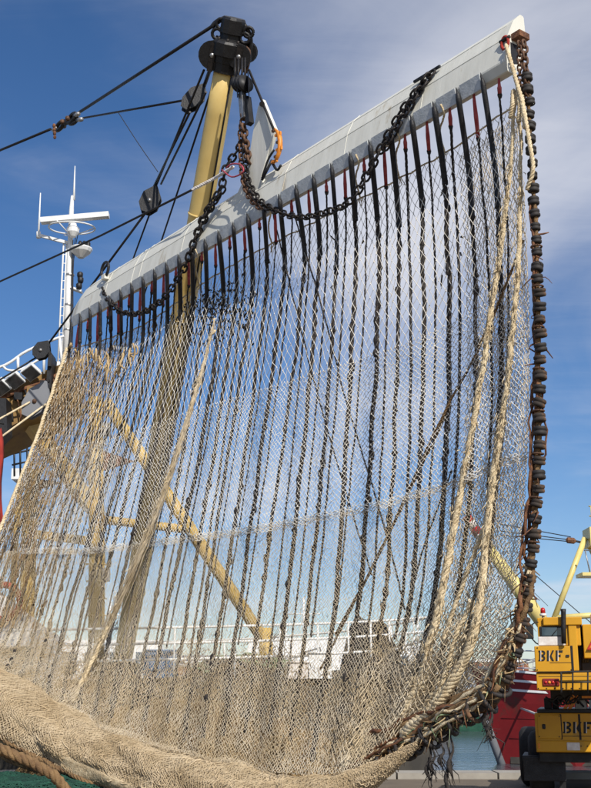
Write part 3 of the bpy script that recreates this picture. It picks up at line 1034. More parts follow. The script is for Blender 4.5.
deck = lambda px, y=Y1: np.array([at(px, 660, y)[0], y, ZD - .1])
p_ = MB()
p_.tube([deck(97), gp(97, 560), gp(96, 470), gp(96, 398)], [.20, .20, .19, .17], 14)
p_.build('gantry_post', 'gantry_yellow', tv)
MB().tube([deck(26, 29.5), gp(30, 520, 29.5), gp(33, 470, 29.5)], [.2, .2, .18], 14).build('gantry_post', 'gantry_yellow', tv)
MB().tube([gp(106, 402), gp(175, 506), gp(264, 640)], [.15, .16, .15], 12).build('gantry_stay', 'gantry_yellow', tv)
MB().rod(deck(266), gp(266, 628), .17, 12).build('stay_post', 'gantry_yellow', tv)
MB().beam(gp(24, 533, 28.6), gp(97, 542), .16, .22).build('cross_member', 'gantry_yellow', tv)
MB().rod(gp(97, 519), gp(192, 530), .11, 10).build('cross_member', 'gantry_yellow', tv)
MB().beam(gp(10, 395, 26), gp(90, 505), .30, .34).build('knee_brace', 'gantry_yellow', tv)
MB().prism([gp(101, 450), gp(134, 461), gp(102, 471)], (0, .08, 0)).build('gusset_plate', 'rust', tv)
MB().prism([gp(28, 478), gp(62, 482), gp(29, 492)], (0, .08, 0)).build('gusset_plate', 'rust', tv)
# gantry head platform
a, b = gp(-60, 432, 26), gp(60, 366, 26)
MB().prism([gp(-70, 418, 25.6), gp(2, 388, 25.6), gp(66, 362, 25.6), gp(66, 392, 25.6), gp(40, 412, 25.6), gp(24, 420, 25.6), gp(-70, 462, 25.6)], (0, 2.2, 0)).build('gantry_head', 'gantry_shaded_rusty', tv)
# rail round the platform
r = MB()
pr = [gp(-40, 378, 25.5), gp(3, 366, 25.5), gp(25, 352, 25.5), gp(50, 341, 25.5), gp(64, 336, 25.5)]
r.tube(catmull(pr, 16), .035, 7)
r.tube(catmull([gp(3, 366, 25.5), gp(8, 370, 25.5), gp(22, 369, 25.5), gp(50, 353, 25.5)], 10), .03, 7)
for (u0, w0, u1, w1) in ((18, 357, 18, 369), (44, 344, 44, 374), (60, 338, 62, 368)):
    r.rod(gp(u0, w0, 25.5), gp(u1, w1, 25.5), .035, 7)
r.build('platform_rail', 'white_paint', tv)
for (u0, w0) in ((1, 386), (15, 379), (31, 371)):
    c = gp(u0, w0, 25.3)
    dr = np.array([.15, -.65, -.75])
    fl = MB().lathe(c - dr * .12, dr, [(.10, -.05), (.22, .05), (.25, .2), (.25, .23)], 4, smooth=False).build('floodlight', 'white_paint', tv)
    MB().lathe(c - dr * .12, dr, [(.225, .225), (.225, .245)], 4, smooth=False).build('lamp_glass', 'lamp_glass', fl)
    MB().rod(c, c + np.array([0, .3, -.12]), .03, 6).build('lamp_bracket', 'galv', fl)
bx_ = MB().box(tuple(gp(46, 388, 25.2)), tuple(gp(57, 362, 25.7)))
bx_.box(tuple(gp(47.5, 366, 25.1)), tuple(gp(56, 359, 25.6)))
bx_.build('winch_housing', 'dark_metal', tv)
for k in range(7):
    a, b = gp(-2 + 9 * k, 404 - 4.5 * k, 25.45), gp(4 + 8.4 * k, 420 - 5 * k + (k % 3) * 7, 25.4)
    MB().tube(catmull([a, (a + b) / 2 + np.array([.06, -.05, -.05]), b], 8), .02 + .01 * (k % 2), 6).build('cable', 'black_rubber' if k % 2 else 'rust', tv)
for k in range(4):
    a = gp(6 + 13 * k, 403 - 6 * k, 25.5)
    MB().box(tuple(a - np.array([.10, .1, .09])), tuple(a + np.array([.10, .05, .09]))).build('junction_box', 'dark_metal' if k % 2 else 'gantry_shaded_rusty', tv)
a, b = gp(-70, 428, 25.5), gp(60, 374, 25.5)
MB().rod(a, b, .05, 8).build('hydraulic_pipe', 'rust', tv)
for k in range(13):
    q = gp(97, 412 + 17 * k, Y1)
    MB().tube([q + np.array([-.24, -.02, 0]), q + np.array([-.22, -.26, 0]), q + np.array([.22, -.26, 0]), q + np.array([.24, -.02, 0])], .016, 6).build('step_rung', 'gantry_yellow', tv)
for (px, py, dx) in ((97, 430, .25), (97, 505, -.25), (97, 575, .22)):
    q = gp(px, py, Y1)
    MB().box((q[0] + dx - .1, q[1] - .15, q[2] - .16), (q[0] + dx + .1, q[1] + .05, q[2] + .16)).build('junction_box', 'galv', tv)
MB().tube(catmull([gp(101, 640, Y1 - .22), gp(101.5, 560, Y1 - .24), gp(100, 480, Y1 - .22), gp(102, 420, Y1 - .2), gp(112, 408, Y1 - .2)], 20), .022, 6).build('cable', 'black_rubber', tv)
# sheave hung under the head
def sheave(px0, py0, px1, py1, y, r_, m1, m2, label, holder=None):
    a, b = gp(px0, py0, y), gp(px1, py1, y)
    ax = (b - a) / np.linalg.norm(b - a)
    sd_ = np.cross(ax, (0, 1, 0))
    L = np.linalg.norm(b - a)
    t = thing('pulley_block', label, 'pulley', a)
    for dy in (-.09, .07):
        MB().prism([a + sd_ * .1 * r_ + np.array([0, dy, 0]), a + ax * L * .35 + sd_ * r_ + np.array([0, dy, 0]), a + ax * L * .75 + sd_ * r_ + np.array([0, dy, 0]), b + sd_ * .45 * r_ + np.array([0, dy, 0]),
                    b - sd_ * .45 * r_ + np.array([0, dy, 0]), a + ax * L * .75 - sd_ * r_ + np.array([0, dy, 0]), a + ax * L * .35 - sd_ * r_ + np.array([0, dy, 0]), a - sd_ * .1 * r_ + np.array([0, dy, 0])], (0, .022, 0)).build('cheek', m1, t)
    c = a + ax * L * .58
    MB().lathe(c + np.array([0, -.065, 0]), (0, 1, 0), [(r_ * .9, 0), (r_ * .9, .02), (r_ * .7, .065), (r_ * .9, .11), (r_ * .9, .13)], 18).build('sheave', 'dark_metal', t)
    MB().lathe(c + np.array([0, -.12, 0]), (0, 1, 0), [(r_ * .2, 0), (r_ * .2, .24)], 10).build('pin', m2, t)
    if holder is not None:
        MB().tube(catmull([np.asarray(holder, float), (np.asarray(holder, float) + a) / 2 + UP * .02, a + ax * .04], 6), .035, 7).build('shackle', 'dark_chain', t)
    return t


sheave(47, 382, 27, 417, 25.0, .26, 'roof_grey', 'rusty_chain', 'weathered grey pulley block hung under the gantry head', gp(50, 380, 25.4))
# basket rail beyond, red cloth on the mast
r = MB()
for px in (14, 20, 27):
    r.rod(gp(px, 440, 31), gp(px + .5, 476, 31), .03, 6)
for py in (441, 452, 463):
    r.rod(gp(12, py + 2, 31), gp(30, py - 2, 31), .028, 6)
r.build('lookout_rail', 'dark_metal', tv)
MB().box(tuple(gp(11, 479, 31)), tuple(gp(31, 475, 32))).build('lookout_floor', 'white_paint', tv)
MB().rod(gp(20, 478, 31.5), np.array([gp(20, 478, 31.5)[0], 31.5, ZD - .1]), .09, 8).build('lookout_post', 'gantry_yellow', tv)
# foremast outside the picture that carries the fore rigging
MB().tube([np.array([-8.6, 25.2, ZD - .1]), np.array([-8.6, 25.2, 17.6])], [.22, .15], 12).build('foremast', 'gantry_yellow', tv)
MB().prism([gp(-2, 398, 24.8), gp(6, 398, 24.8), gp(7, 432, 24.8), gp(-2, 442, 24.8)], (0, .5, 0)).build('hanging_bracket', 'black_steel', tv)
fl = MB()
ga, gb = 12, 8
pts = []
for j in range(gb):
    for i in range(ga):
        f, g = i / (ga - 1), j / (gb - 1)
        px = -18 + f * (19 + 2 * math.sin(g * 7)) + g * 3
        py = 436 + g * 96 - 10 * f * (1 - g) + 4 * math.sin(f * 9 + g * 4)
        p = gp(px, py, 24.6 + .12 * math.sin(f * 12 + g * 3))
        pts.append(p)
fl.add(pts, [(j * ga + i, j * ga + i + 1, (j + 1) * ga + i + 1, (j + 1) * ga + i) for j in range(gb - 1) for i in range(ga - 1)], True)
o = fl.build('red_flag', 'red_cloth')
sm_ = o.modifiers.new('thickness', 'SOLIDIFY')
sm_.thickness = .012
tag(o, 'faded red cloth flag hanging beside the yellow gantry head', 'flag')
MB().rod(gp(-14, 420, 24.6), gp(4, 424, 24.6), .02, 6).build('flag_stick', 'dark_metal', tv)
# radar mast
YM = 27.5
mp_ = lambda px, py, dy=0: at(px, py, YM + dy)
rm = MB().tube([mp_(66, 372), mp_(68.5, 290), mp_(71.5, 210), mp_(72.4, 196)], [.10, .09, .065, .04], 12).build('radar_mast', 'white_paint', tv)
m = MB().box(tuple(mp_(56, 376, -.2)), tuple(mp_(72, 368, .4)))
m.build('mast_foot', 'white_paint', rm)
m = MB()
m.rod(mp_(57.5, 372), mp_(63.6, 244), .022, 6)
m.rod(mp_(61.5, 372), mp_(66.6, 244), .020, 6)
for k in range(15):
    f = k / 14
    m.rod(mp_(57.7 + 5.8 * f, 368 - 122 * f), mp_(61.7 + 4.8 * f, 368 - 122 * f), .014, 5)
m.build('ladder', 'white_paint', rm)
sc_a, sc_b = mp_(41, 221, -.3), mp_(109, 215, -.3)
sc = MB().beam(sc_a, sc_b, .20, .14).build('radar_scanner', 'white_paint', rm)
MB().lathe(mp_(73, 232, -.3), UP, [(.08, -.14), (.16, -.02), (.17, .10), (.10, .16), (.08, .24)], 14, smooth=False).build('radar_gearbox', 'white_paint', rm)
c = mp_(72, 228)
MB().tube([c + .62 * np.array([math.cos(t), math.sin(t) * .9, 0]) + UP * (.06 * math.sin(t)) for t in np.linspace(0, 2 * math.pi, 30)], .022, 6, caps=False).build('guard_ring', 'white_paint', rm)
for k in range(3):
    t = k * 2.1
    MB().rod(c + .62 * np.array([math.cos(t), math.sin(t) * .9, 0]), c - UP * .25, .018, 5).build('ring_strut', 'white_paint', rm)
MB().tube([mp_(74, 200), mp_(74.3, 186), mp_(75, 166)], [.035, .025, .012], 7).build('whip_antenna', 'white_paint', rm)
MB().tube([mp_(38.5, 236), mp_(40.5, 193)], [.03, .014], 7).build('whip_antenna', 'white_paint', rm)
MB().beam(mp_(38, 235), mp_(68, 243), .07, .08).rod(mp_(38.5, 232), mp_(38.5, 238), .06, 8).build('antenna_arm', 'white_paint', rm)
MB().lathe(mp_(81, 253, -.1), UP, [(.08, -.14), (.26, .02), (.30, .10), (.30, .13)], 14, smooth=False).build('lamp_platform', 'white_paint', rm)
for dx in (-3, 1, 5):
    MB().lathe(mp_(83 + dx, 248, -.15), UP, [(.05, -.04), (.06, .04), (.06, .14), (.03, .2)], 10).build('signal_lamp', 'black_steel', rm)
MB().beam(mp_(71, 288), mp_(82, 292), .2, .05).build('lamp_shelf', 'white_paint', rm)
for (u0, w0) in ((79, 287), (80.5, 281), (80, 276)):
    MB().lathe(mp_(u0, w0, -.1), UP, [(.06, -.06), (.08, 0), (.08, .08), (.05, .11)], 10).build('signal_lamp', 'black_steel', rm)
for k in range(3):
    MB().tube(catmull([mp_(69.5 + 1.2 * k, 372, -.14), mp_(71 + k, 320, -.13), mp_(72 + .8 * k, 262, -.11), mp_(73 + 3 * k, 240 - 6 * k, -.12)], 16), .011, 5).build('mast_cable', 'black_rubber', rm)
for py in (352, 330, 305, 275):
    MB().lathe(mp_(66 + (372 - py) * .042, py), UP, [(.115, -.02), (.115, .02)], 12, smooth=False).build('clamp', 'galv', rm)
# deck gear
def heap(name, c, sx, sy, sz, m, label, cat, seed, cords=None, nc=0, cr_=.012, mesh=None):
    r_ = np.random.default_rng(seed)
    A, Bn = 64, 18
    ph = r_.uniform(0, 6.28, (6, 3))
    P = []
    for j in range(Bn + 1):
        g = j / Bn
        for i in range(A):
            t = 2 * math.pi * i / A
            rr = g * (1 + .06 * math.sin(3 * t + ph[0, 0]) + .05 * math.sin(5 * t + ph[1, 0]))
            X, Y = sx * rr * math.cos(t), sy * rr * math.sin(t)
            lump = .5 * math.sin(2.3 * X + ph[2, 0]) * math.sin(2.9 * Y + ph[3, 0]) + .35 * math.sin(5.1 * X + 3.3 * Y + ph[4, 0]) * math.sin(4.3 * Y - 2 * X) + .2 * math.sin(9 * X + ph[5, 0]) * math.sin(8 * Y)
            hh_ = (1 - g ** 3) * (.86 + .22 * lump)
            P.append((c[0] + X, c[1] + Y, c[2] + sz * max(0, hh_)))
    m_ = MB().add(P, [(j * A + i, (j + 1) * A + i, (j + 1) * A + (i + 1) % A, j * A + (i + 1) % A) for j in range(Bn) for i in range(A)], True)
    t = thing(name, label, cat, c)
    m_.build('netting', m, t)
    if mesh:
        G = np.array(P).reshape(Bn + 1, A, 3)
        N, R = 150, 34
        jj, ii = np.meshgrid(np.arange(2 * R + 1), np.arange(N), indexing='ij')
        fa = ((ii + .5 * (jj % 2)) / N * A) % A
        fb = .25 + (Bn - .26) * jj / (2 * R)
        a0, b0 = fa.astype(int), fb.astype(int)
        wa, wb_ = (fa - a0)[..., None], (fb - b0)[..., None]
        Sg = (G[b0, a0] * (1 - wa) + G[b0, (a0 + 1) % A] * wa) * (1 - wb_) + (G[np.minimum(Bn, b0 + 1), a0] * (1 - wa) + G[np.minimum(Bn, b0 + 1), (a0 + 1) % A] * wa) * wb_
        Sg = c + (Sg - c) * 1.012 + r_.normal(0, .008, Sg.shape) + np.array([0, 0, .008])
        Aa, Ba = [], []
        for j in range(2 * R):
            Aa += [Sg[j], Sg[j]]
            Ba += [Sg[j + 1], np.roll(Sg[j + 1], 1 if j % 2 == 0 else -1, 0)]
        V_, Q_ = strands(np.concatenate(Aa), np.concatenate(Ba), .008)
        tag(link('mesh_twine', np_mesh('mesh_twine', V_, Q_, mesh), t), kind='stuff')
    if cords:
        P = np.array(P)
        k = 60
        q = MB()
        for _ in range(nc):
            i, j = r_.integers(0, A), r_.integers(1, Bn - 3)
            pts = []
            for s_ in range(6):
                pts.append(P[min(Bn, j + s_ // 2) * A + (i + s_) % A] * 1.0 + np.array([0, -.01, .015]))
            q.tube(catmull(pts, 14), cr_, 5)
        q.build('cord', cords, t)
    return t


heap('net_heap', (1.75, YV + 2.6, ZD), .75, .8, 1.55, 'dark_pile', 'dark heap of folded netting on the trawler foredeck', 'net', 5, 'dark_rope', 40, .03)
heap('net_heap', (-1.1, YV + 2.2, ZD), 1.5, 1.0, .6, 'dark_pile', 'low dark heap of netting on deck near the stay post', 'net', 6, 'green_twine', 40, .03)
for k, (x, w, h, m_, lab) in enumerate(((0.55, .5, .55, 'white_paint', 'white plastic fish box on the trawler deck beside the dark net heap'), (.05, .45, .35, 'white_sheet', 'low grey fish box on the trawler deck'), (-3.0, .7, .6, 'crate_blue', 'blue plastic fish crate on the trawler deck'), (-6.2, .8, .7, 'white_paint', 'large white fish box beside the gantry post on deck'))):
    t = thing('fish_box', lab, 'box', (x, YV + 1.2, ZD))
    m = MB()
    y0, y1 = YV + 1.0, YV + 1.6
    m.box((x - w / 2, y0, ZD), (x + w / 2, y1, ZD + .05))
    for (q0, q1) in (((x - w / 2, y0, ZD + .05), (x + w / 2, y0 + .03, ZD + h)), ((x - w / 2, y1 - .03, ZD + .05), (x + w / 2, y1, ZD + h)), ((x - w / 2, y0 + .03, ZD + .05), (x - w / 2 + .03, y1 - .03, ZD + h)), ((x + w / 2 - .03, y0 + .03, ZD + .05), (x + w / 2, y1 - .03, ZD + h))):
        m.box(q0, q1)
    m.build('tub', m_, t)
    MB().tube([(x - w / 2 - .015, y0 - .015, ZD + h), (x + w / 2 + .015, y0 - .015, ZD + h), (x + w / 2 + .015, y1 + .015, ZD + h), (x - w / 2 - .015, y1 + .015, ZD + h), (x - w / 2 - .015, y0 - .015, ZD + h)], .025, 6).build('rim', m_, t)

# ------------------------------------------------------------------ the derrick boom that carries the beam
BC = BL + EB * 6.0                           # middle of the beam, lower edge
bt = PL(226, 66, -.05)                       # boom under its head
bf = at(122, 655, 24.7)
bf[2] = ZD + .25
bm = thing('derrick_boom', 'yellow tubular derrick boom leaning out from the trawler over the beam', 'boom', bf)
ts = np.linspace(0, 1, 16)
MB().tube([bf + (bt - bf) * t for t in ts], [.20 + .02 * math.sin(math.pi * min(1, t * 1.0)) ** .7 for t in ts], 20).build('spar', 'boom_yellow', bm)
axb = (bt - bf) / np.linalg.norm(bt - bf)
sdb = np.cross(axb, (0, 1, 0))
sdb /= np.linalg.norm(sdb)
if sdb[0] < 0:
    sdb = -sdb
frb = np.cross(axb, sdb)
if frb[1] > 0:
    frb = -frb
MB().tube([bf + (bt - bf) * t + (sdb * .72 + frb * .69) * (.215 + .02 * math.sin(math.pi * min(1, t)) ** .7) for t in ts], .016, 6).build('cable_conduit', 'black_rubber', bm)
MB().box((bf[0] - .35, bf[1] - .35, ZD - .1), (bf[0] + .35, bf[1] + .35, bf[2] + .08)).build('heel_fitting', 'black_steel', bm)
for k in range(5):
    c = bf + (bt - bf) * (.15 + .16 * k)
    MB().lathe(c - axb * .02, axb, [(.228, 0), (.228, .04)], 20).build('weld_band', 'boom_yellow', bm)
# black head fitting with sheaves
h0 = bt - axb * .02
hd = MB().lathe(h0, axb, [(.235, -.10), (.235, .06), (.25, .07), (.25, .17), (.30, .19), (.31, .40), (.27, .44), (.20, .46), (.18, .56), (.215, .57), (.215, .80), (.19, .84), (.05, .85)], 12, smooth=False).build('head_fitting', 'black_steel', bm)
for (ds, dn, hh, rr) in ((-.24, .10, .16, .25), (.24, .18, .24, .21), (.30, -.1, .32, .19)):
    c = h0 + sdb * ds + frb * dn + axb * hh
    sh_ = MB().lathe(c - frb * .06, frb, [(rr, 0), (rr, .025), (rr * .82, .03), (rr * .82, .09), (rr, .095), (rr, .12)], 18, smooth=False).build('sheave', 'black_steel', hd)
    MB().obox(c + frb * .075 - axb * .03, sdb * .05, frb * .008, axb * rr * .98).build('cheek_strap', 'dark_chain', hd)
    MB().lathe(c - frb * .08, frb, [(.04, 0), (.04, .17)], 8).build('axle', 'galv', hd)
for (ds, a0) in ((-.27, .52), (.28, .55), (.33, .66), (-.22, .70)):
    c = h0 + sdb * ds * .9 + axb * a0 + frb * .05
    MB().tube([c + .085 * (math.cos(t) * sdb + math.sin(t) * axb) for t in np.linspace(0, 2 * math.pi, 13)], .03, 7, caps=False).build('eye', 'black_steel', hd)
for k in range(8):
    t = k * math.pi / 4
    MB().rod(h0 + axb * .40 + .24 * (math.cos(t) * sdb + math.sin(t) * frb), h0 + axb * .49 + .24 * (math.cos(t) * sdb + math.sin(t) * frb), .025, 6).build('bolt', 'dark_chain', hd)
for k in range(4):
    o_ = sdb * (.20 + .05 * k) + frb * (.20 - .02 * k)
    MB().tube(catmull([h0 + o_ * .9 + axb * .42, h0 + o_ * 1.15 + axb * .36, h0 + o_ * 1.2 + axb * .15, h0 + o_ * 1.1 - axb * .05], 8), .018, 6).build('reeved_wire', 'rusty_chain', hd)
m = MB()
m.tube(catmull([h0 + sdb * .17 + axb * .78, h0 + sdb * .32 + axb * .62, h0 + sdb * .38 + axb * .34, h0 + sdb * .36 - axb * .02], 10), .04, 8)
m.build('side_strap', 'black_steel', hd)
m = MB()
m.tube(catmull([h0 - sdb * .16 + axb * .80, h0 - sdb * .30 + axb * .70, h0 - sdb * .36 + axb * .60], 8), .045, 8)
m.build('side_strap', 'black_steel', hd)
HEAD = h0


# ------------------------------------------------------------------ wires and blocks
def wire(label, pts, r, m='wire', name='wire_rope', n=24, sub=True):
    w = MB().tube(catmull(pts, n) if sub else np.array(pts), r, 7).build(name, m)
    return tag(w, label, 'wire' if m == 'wire' else 'rope')


yh = bt[1]
J = at(66, 122, 21.5)                       # joining shackle of the two stays
wire('thick steel stay running from the joining shackle off to the foremast', [np.array([-8.5, 25.2, at(-110, 168, 25.2)[2]]), J + np.array([-.35, .1, -.12])], .03, sub=False)
hs = HEAD - sdb * .25 + axb * .72
wire('thick steel stay from the joining shackle up to the boom head', [J + np.array([.25, -.1, .14]), hs], .032, sub=False)
b2 = PL(191, 101, -.1)
wire('thinner steel stay from the joining shackle to the small block beneath the boom head', [J + np.array([.4, -.12, .03]), b2 + np.array([-.1, 0, .02])], .022, sub=False)
jt = thing('joining_shackle', 'black shackle assembly where three steel stays meet', 'shackle', J)


def ringlink(c, ax, L, w, r, name, m, parent, nrm=(0, 1, 0)):
    ax = np.asarray(ax, float)
    ax /= np.linalg.norm(ax)
    s = np.cross(ax, nrm)
    s /= np.linalg.norm(s)
    pts = [c + ax * L * math.cos(t) + s * w * math.sin(t) for t in np.linspace(0, 2 * math.pi, 17)]
    return MB().tube(pts, r, 7, caps=False).build(name, m, parent)


d1_ = hs - J
d1_ /= np.linalg.norm(d1_)
d3 = (b2 - J) / np.linalg.norm(b2 - J)
ringlink(J + d1_ * .30, d1_, .17, .10, .045, 'thimble', 'black_steel', jt)
ringlink(J + d3 * .33, d3, .15, .09, .04, 'thimble', 'black_steel', jt)
ringlink(J - d1_ * .30, d1_, .19, .10, .045, 'thimble', 'black_steel', jt)
MB().obox(J, d1_ * .17, np.array([0, .06, 0]), np.cross(d1_, (0, 1, 0)) * .10).build('plate', 'black_steel', jt)
for q in (-.14, .12):
    MB().lathe(J + d1_ * q + np.array([0, -.12, 0]), (0, 1, 0), [(.05, 0), (.05, .24)], 8).build('pin', 'rusty_chain', jt)
for q, d in ((.52, d1_), (-.55, d1_), (.60, d3)):
    MB().lathe(J + d * q, d, [(.045, -.10), (.05, 0), (.045, .10)], 8).build('ferrule', 'galv', jt)
m = MB()
for k in range(4):
    m.ball(J + np.array([-.24 + .01 * k, -.05, -.12 - .09 * k]), .055 - .004 * (k % 2), 8, (.7, .7, 1))
m.build('dangling_weight', 'rust', jt)

PB1 = sheave(205, 86, 184, 110, b2[1], .15, 'black_steel', 'galv', 'black pulley block hung close under the boom head', HEAD - sdb * .25 + axb * .02)
yb = 20.3
PB2 = sheave(157, 187, 145, 213, yb, .19, 'black_steel', 'galv', 'black pulley block hanging on falls beside the boom', None)
PB3 = sheave(49, 342, 36, 358, 24.3, .18, 'black_steel', 'galv', 'black pulley block above the gantry floodlights', None)
fl_lab = 'dark wire fall between the boom head and the hanging block'
for k, (a, b) in enumerate((((204, 70), (156, 186)), ((190, 112), (154, 186)), ((206, 92), (161, 184)))):
    tag(MB().rod(at(*a, yh + .05 * k), at(*b, yb), .022, 6).build('wire_rope', 'wire'), fl_lab, 'wire', 'falls between boom head and block')
wire('dark wire from the boom head down behind the beam', [at(212, 88, yh + .3), at(163, 236, 23.5), at(140, 308, 26)], .02, sub=False)
wire('dark wire from the hanging block down behind the grey beam', [at(150, 213, yb), at(132, 262, 22.8), at(120, 300, 25)], .018, sub=False)
wire('dark wire from the hanging block down to the block over the floodlights', [at(147, 211, yb), at(49, 343, 24.3)], .024, sub=False)
wire('dark wire from the block over the floodlights along to the foremast', [at(37, 357, 24.3), np.array([-8.45, 25.2, at(-60, 418, 25.2)[2]])], .022, sub=False)
wire('long dark guy wire crossing in front of the radar mast', [np.array([-8.4, 25.1, at(-70, 305, 25.1)[2]]), at(100, 236, 21), at(192, 190, 17.5)], .022, sub=False)
laid = MB()
laid_rope(laid, [at(192, 190, 17.5), at(215, 178, 17.3), PL(233, 167, .25)], .028, 3, .12, .02)
tag(laid.build('white_rope', 'white_sheet'), 'white laid rope tail at the end of the long guy wire', 'rope')
m = MB()
c = PL(236, 172, .3)
pr = catmull([PL(222, 170, .3), PL(232, 177, .32), PL(243, 172, .34), PL(241, 165, .3), PL(232, 164, .28), PL(226, 168, .3)], 22)
m.tube(pr, .013, 6)
tag(m.build('pink_cord', 'pink_rope'), 'thin pink cord looped round the white rope end', 'cord')
wire('thin dark tag line sagging from the stay toward the hanging block', [at(118, 112, 20.5), at(138, 143, 20.4), at(158, 172, 20.3)], .008)
for (a, b) in (((-60, 452), (30, 402)), ((-60, 482), (46, 404))):
    wire('pale hauling rope running to the weathered block' if a[1] < 460 else 'pale hauling rope passing just under the weathered block', [at(*a, 24.6), at(*b, 24.9)], .024, 'tan_rope', 'hauling_rope', sub=False)

# ------------------------------------------------------------------ the grey beam
prof = [(-.05, .0), (.06, .0), (.115, .13), (.035, .50), (-.08, .75), (-.21, .89), (-.27, .88), (-.29, .5), (-.15, .1)]
cp = []
for _i in range(len(prof)):                   # flat plates with a narrow worn edge between them
    _a, _b = np.array(prof[_i]), np.array(prof[(_i + 1) % len(prof)])
    _d = (_b - _a) / np.linalg.norm(_b - _a)
    cp += [_a + _d * .012, _b - _d * .012]
cp = np.array(cp)
bmh = thing('trawl_beam', 'long grey steel wing beam slung level under the boom head', 'beam', BC)


def bp(s, n, z):
    """point s metres along the beam from its far end, n out from the net, z above the lower edge"""
    return BL + EB * s + NB * n + UP * z


ns_ = 61
vs, fs = [], []
for i in range(ns_):
    s = 12.08 * i / (ns_ - 1) - .02
    # far end tapers to a rounded tip
    k = 1.0 if s > .5 else .55 + .45 * math.sin(math.pi / 2 * max(0, s / .5))
    for (n, z) in cp:
        vs.append(bp(s, -.1 + (n + .1) * k, z if k == 1 else .34 + (z - .34) * k))
nc_ = len(cp)
for i in range(ns_ - 1):
    for k in range(nc_):
        k2 = (k + 1) % nc_
        fs.append((i * nc_ + k, (i + 1) * nc_ + k, (i + 1) * nc_ + k2, i * nc_ + k2))
me_ = MB().add(vs, fs, False)
me_.f.append(tuple(range(nc_)))
me_.f.append(tuple((ns_ - 1) * nc_ + k for k in range(nc_))[::-1])
me_.sm += [False, False]
wing = me_.build('wing_shell', 'beam_grey', bmh)
# transverse weld seams and two ridge lines
for s in (1.6, 2.7, 3.0, 4.5, 7.5, 9.0, 10.6):
    m = MB()
    ring = [bp(s, n, z) + (NB * (n + .1) + UP * (z - .42)) * .010 for (n, z) in cp]
    m.tube(ring + ring[:1], .0045, 5, caps=False)
    m.build('weld_seam', 'beam_grey', wing)
for idx in (5, 7):
    m = MB()
    m.tube([bp(s, cp[idx][0], cp[idx][1] + .002 * math.sin(s * 9)) for s in np.linspace(.6, 12.0, 60)], .006, 5)
    m.build('ridge_seam', 'beam_grey', wing)
# end plate with its opening
poly = [bp(12.062, -.1 + (n + .1) * 1.06, .44 + (z - .44) * 1.02) for (n, z) in cp]
ep = MB().prism(poly, EB * .035).build('end_plate', 'beam_grey', bmh)
MB().prism([bp(12.099, -.12, .16), bp(12.099, .0, .12), bp(12.099, .0, .42), bp(12.099, -.12, .42)], EB * .004).build('opening', 'black_steel', ep)
MB().prism([bp(12.097, -.20, .46), bp(12.097, -.02, .46), bp(12.097, -.02, .54), bp(12.097, -.20, .54)], EB * .14).build('lug', 'rust', ep)
# brackets along the lower edge, one for each electrode
NE = 28
SE = [.18 + (11.72 - .18) * k / (NE - 1) for k in range(NE)]
for k in range(NE):
    s = SE[k] + .2137
    if s > 11.9:
        continue
    MB().obox(bp(s, .105, .045), EB * .172, NB * .007, UP * .095 + NB * .022).build('bracket_plate', 'bracket_grey', bmh)
# tow fin over the middle
pf_ = [(258, 107), (262, 99), (275, 130), (268, 152), (261, 176), (262, 192), (228, 212), (238, 192), (247, 172), (253, 132)]
fin = MB().prism([PL(x, y, .02) for (x, y) in pf_], -NB * .07).build('tow_fin', 'beam_grey', bmh)
MB().rod(PL(262, 104, .10), PL(262, 104, -.14), .045, 12).build('fin_pin', 'black_steel', fin)
a = [PL(253, 175, .03), PL(263, 150, .03), PL(268, 150, .03), PL(262, 178, .03)]
MB().tube(catmull([PL(262, 178, .05), PL(268, 160, .05), PL(274, 150, .05)], 6), .02, 6).build('fin_edge', 'dark_metal', fin)
# ring near the far end
c = bp(1.5, .06, .80)
rg = MB().tube([c + .15 * (math.cos(t) * EB + math.sin(t) * UP) for t in np.linspace(0, 2 * math.pi, 21)], .03, 8, caps=False).build('end_ring', 'black_steel', bmh)
MB().obox(bp(1.5, .05, .64), EB * .07, NB * .05, UP * .05).build('ring_lug', 'beam_grey', bmh)
p = PL(432, 70, -.05)
MB().beam(PL(414, 82, -.02), PL(440, 66, -.02), .03, .03).build('top_rail', 'dark_metal', bmh)

# orange hook guard on the fin
og = thing('orange_guard', 'orange plastic guard with notched edge hanging from the tow fin', 'guard', PL(274, 150, .06))
m = MB()
pts = catmull([PL(274, 128, .06), PL(279, 135, .08), PL(280, 147, .08), PL(277, 158, .08), PL(272, 165, .06)], 14)
m.tube(pts, [.012, .022, .03, .036, .04, .042, .042, .04, .038, .035, .03, .026, .02, .01], 8)
m.build('shell', 'orange_plastic', og)
for k in range(1, 13, 2):
    MB().obox(pts[k] - EB * .045 + NB * .01, EB * .03, NB * .02, UP * .018).build('notch', 'rusty_chain' if k % 4 == 1 else 'orange_plastic', og)
for k in range(3, 12, 4):
    MB().obox(pts[k] + EB * .035, EB * .02, NB * .016, UP * .03).build('notch', 'orange_plastic', og)
MB().tube(catmull([PL(272, 162, .06), PL(277, 170, .06), PL(281, 165, .06)], 8), .022, 6).rod(PL(272, 160, .05), PL(262, 180, .05), .025, 6).build('claw', 'dark_metal', og)
wire('dark wire from the boom head to the tip of the tow fin', [PL(249, 70, .0), PL(262, 101, .05), PL(274, 130, .08)], .022, sub=False)

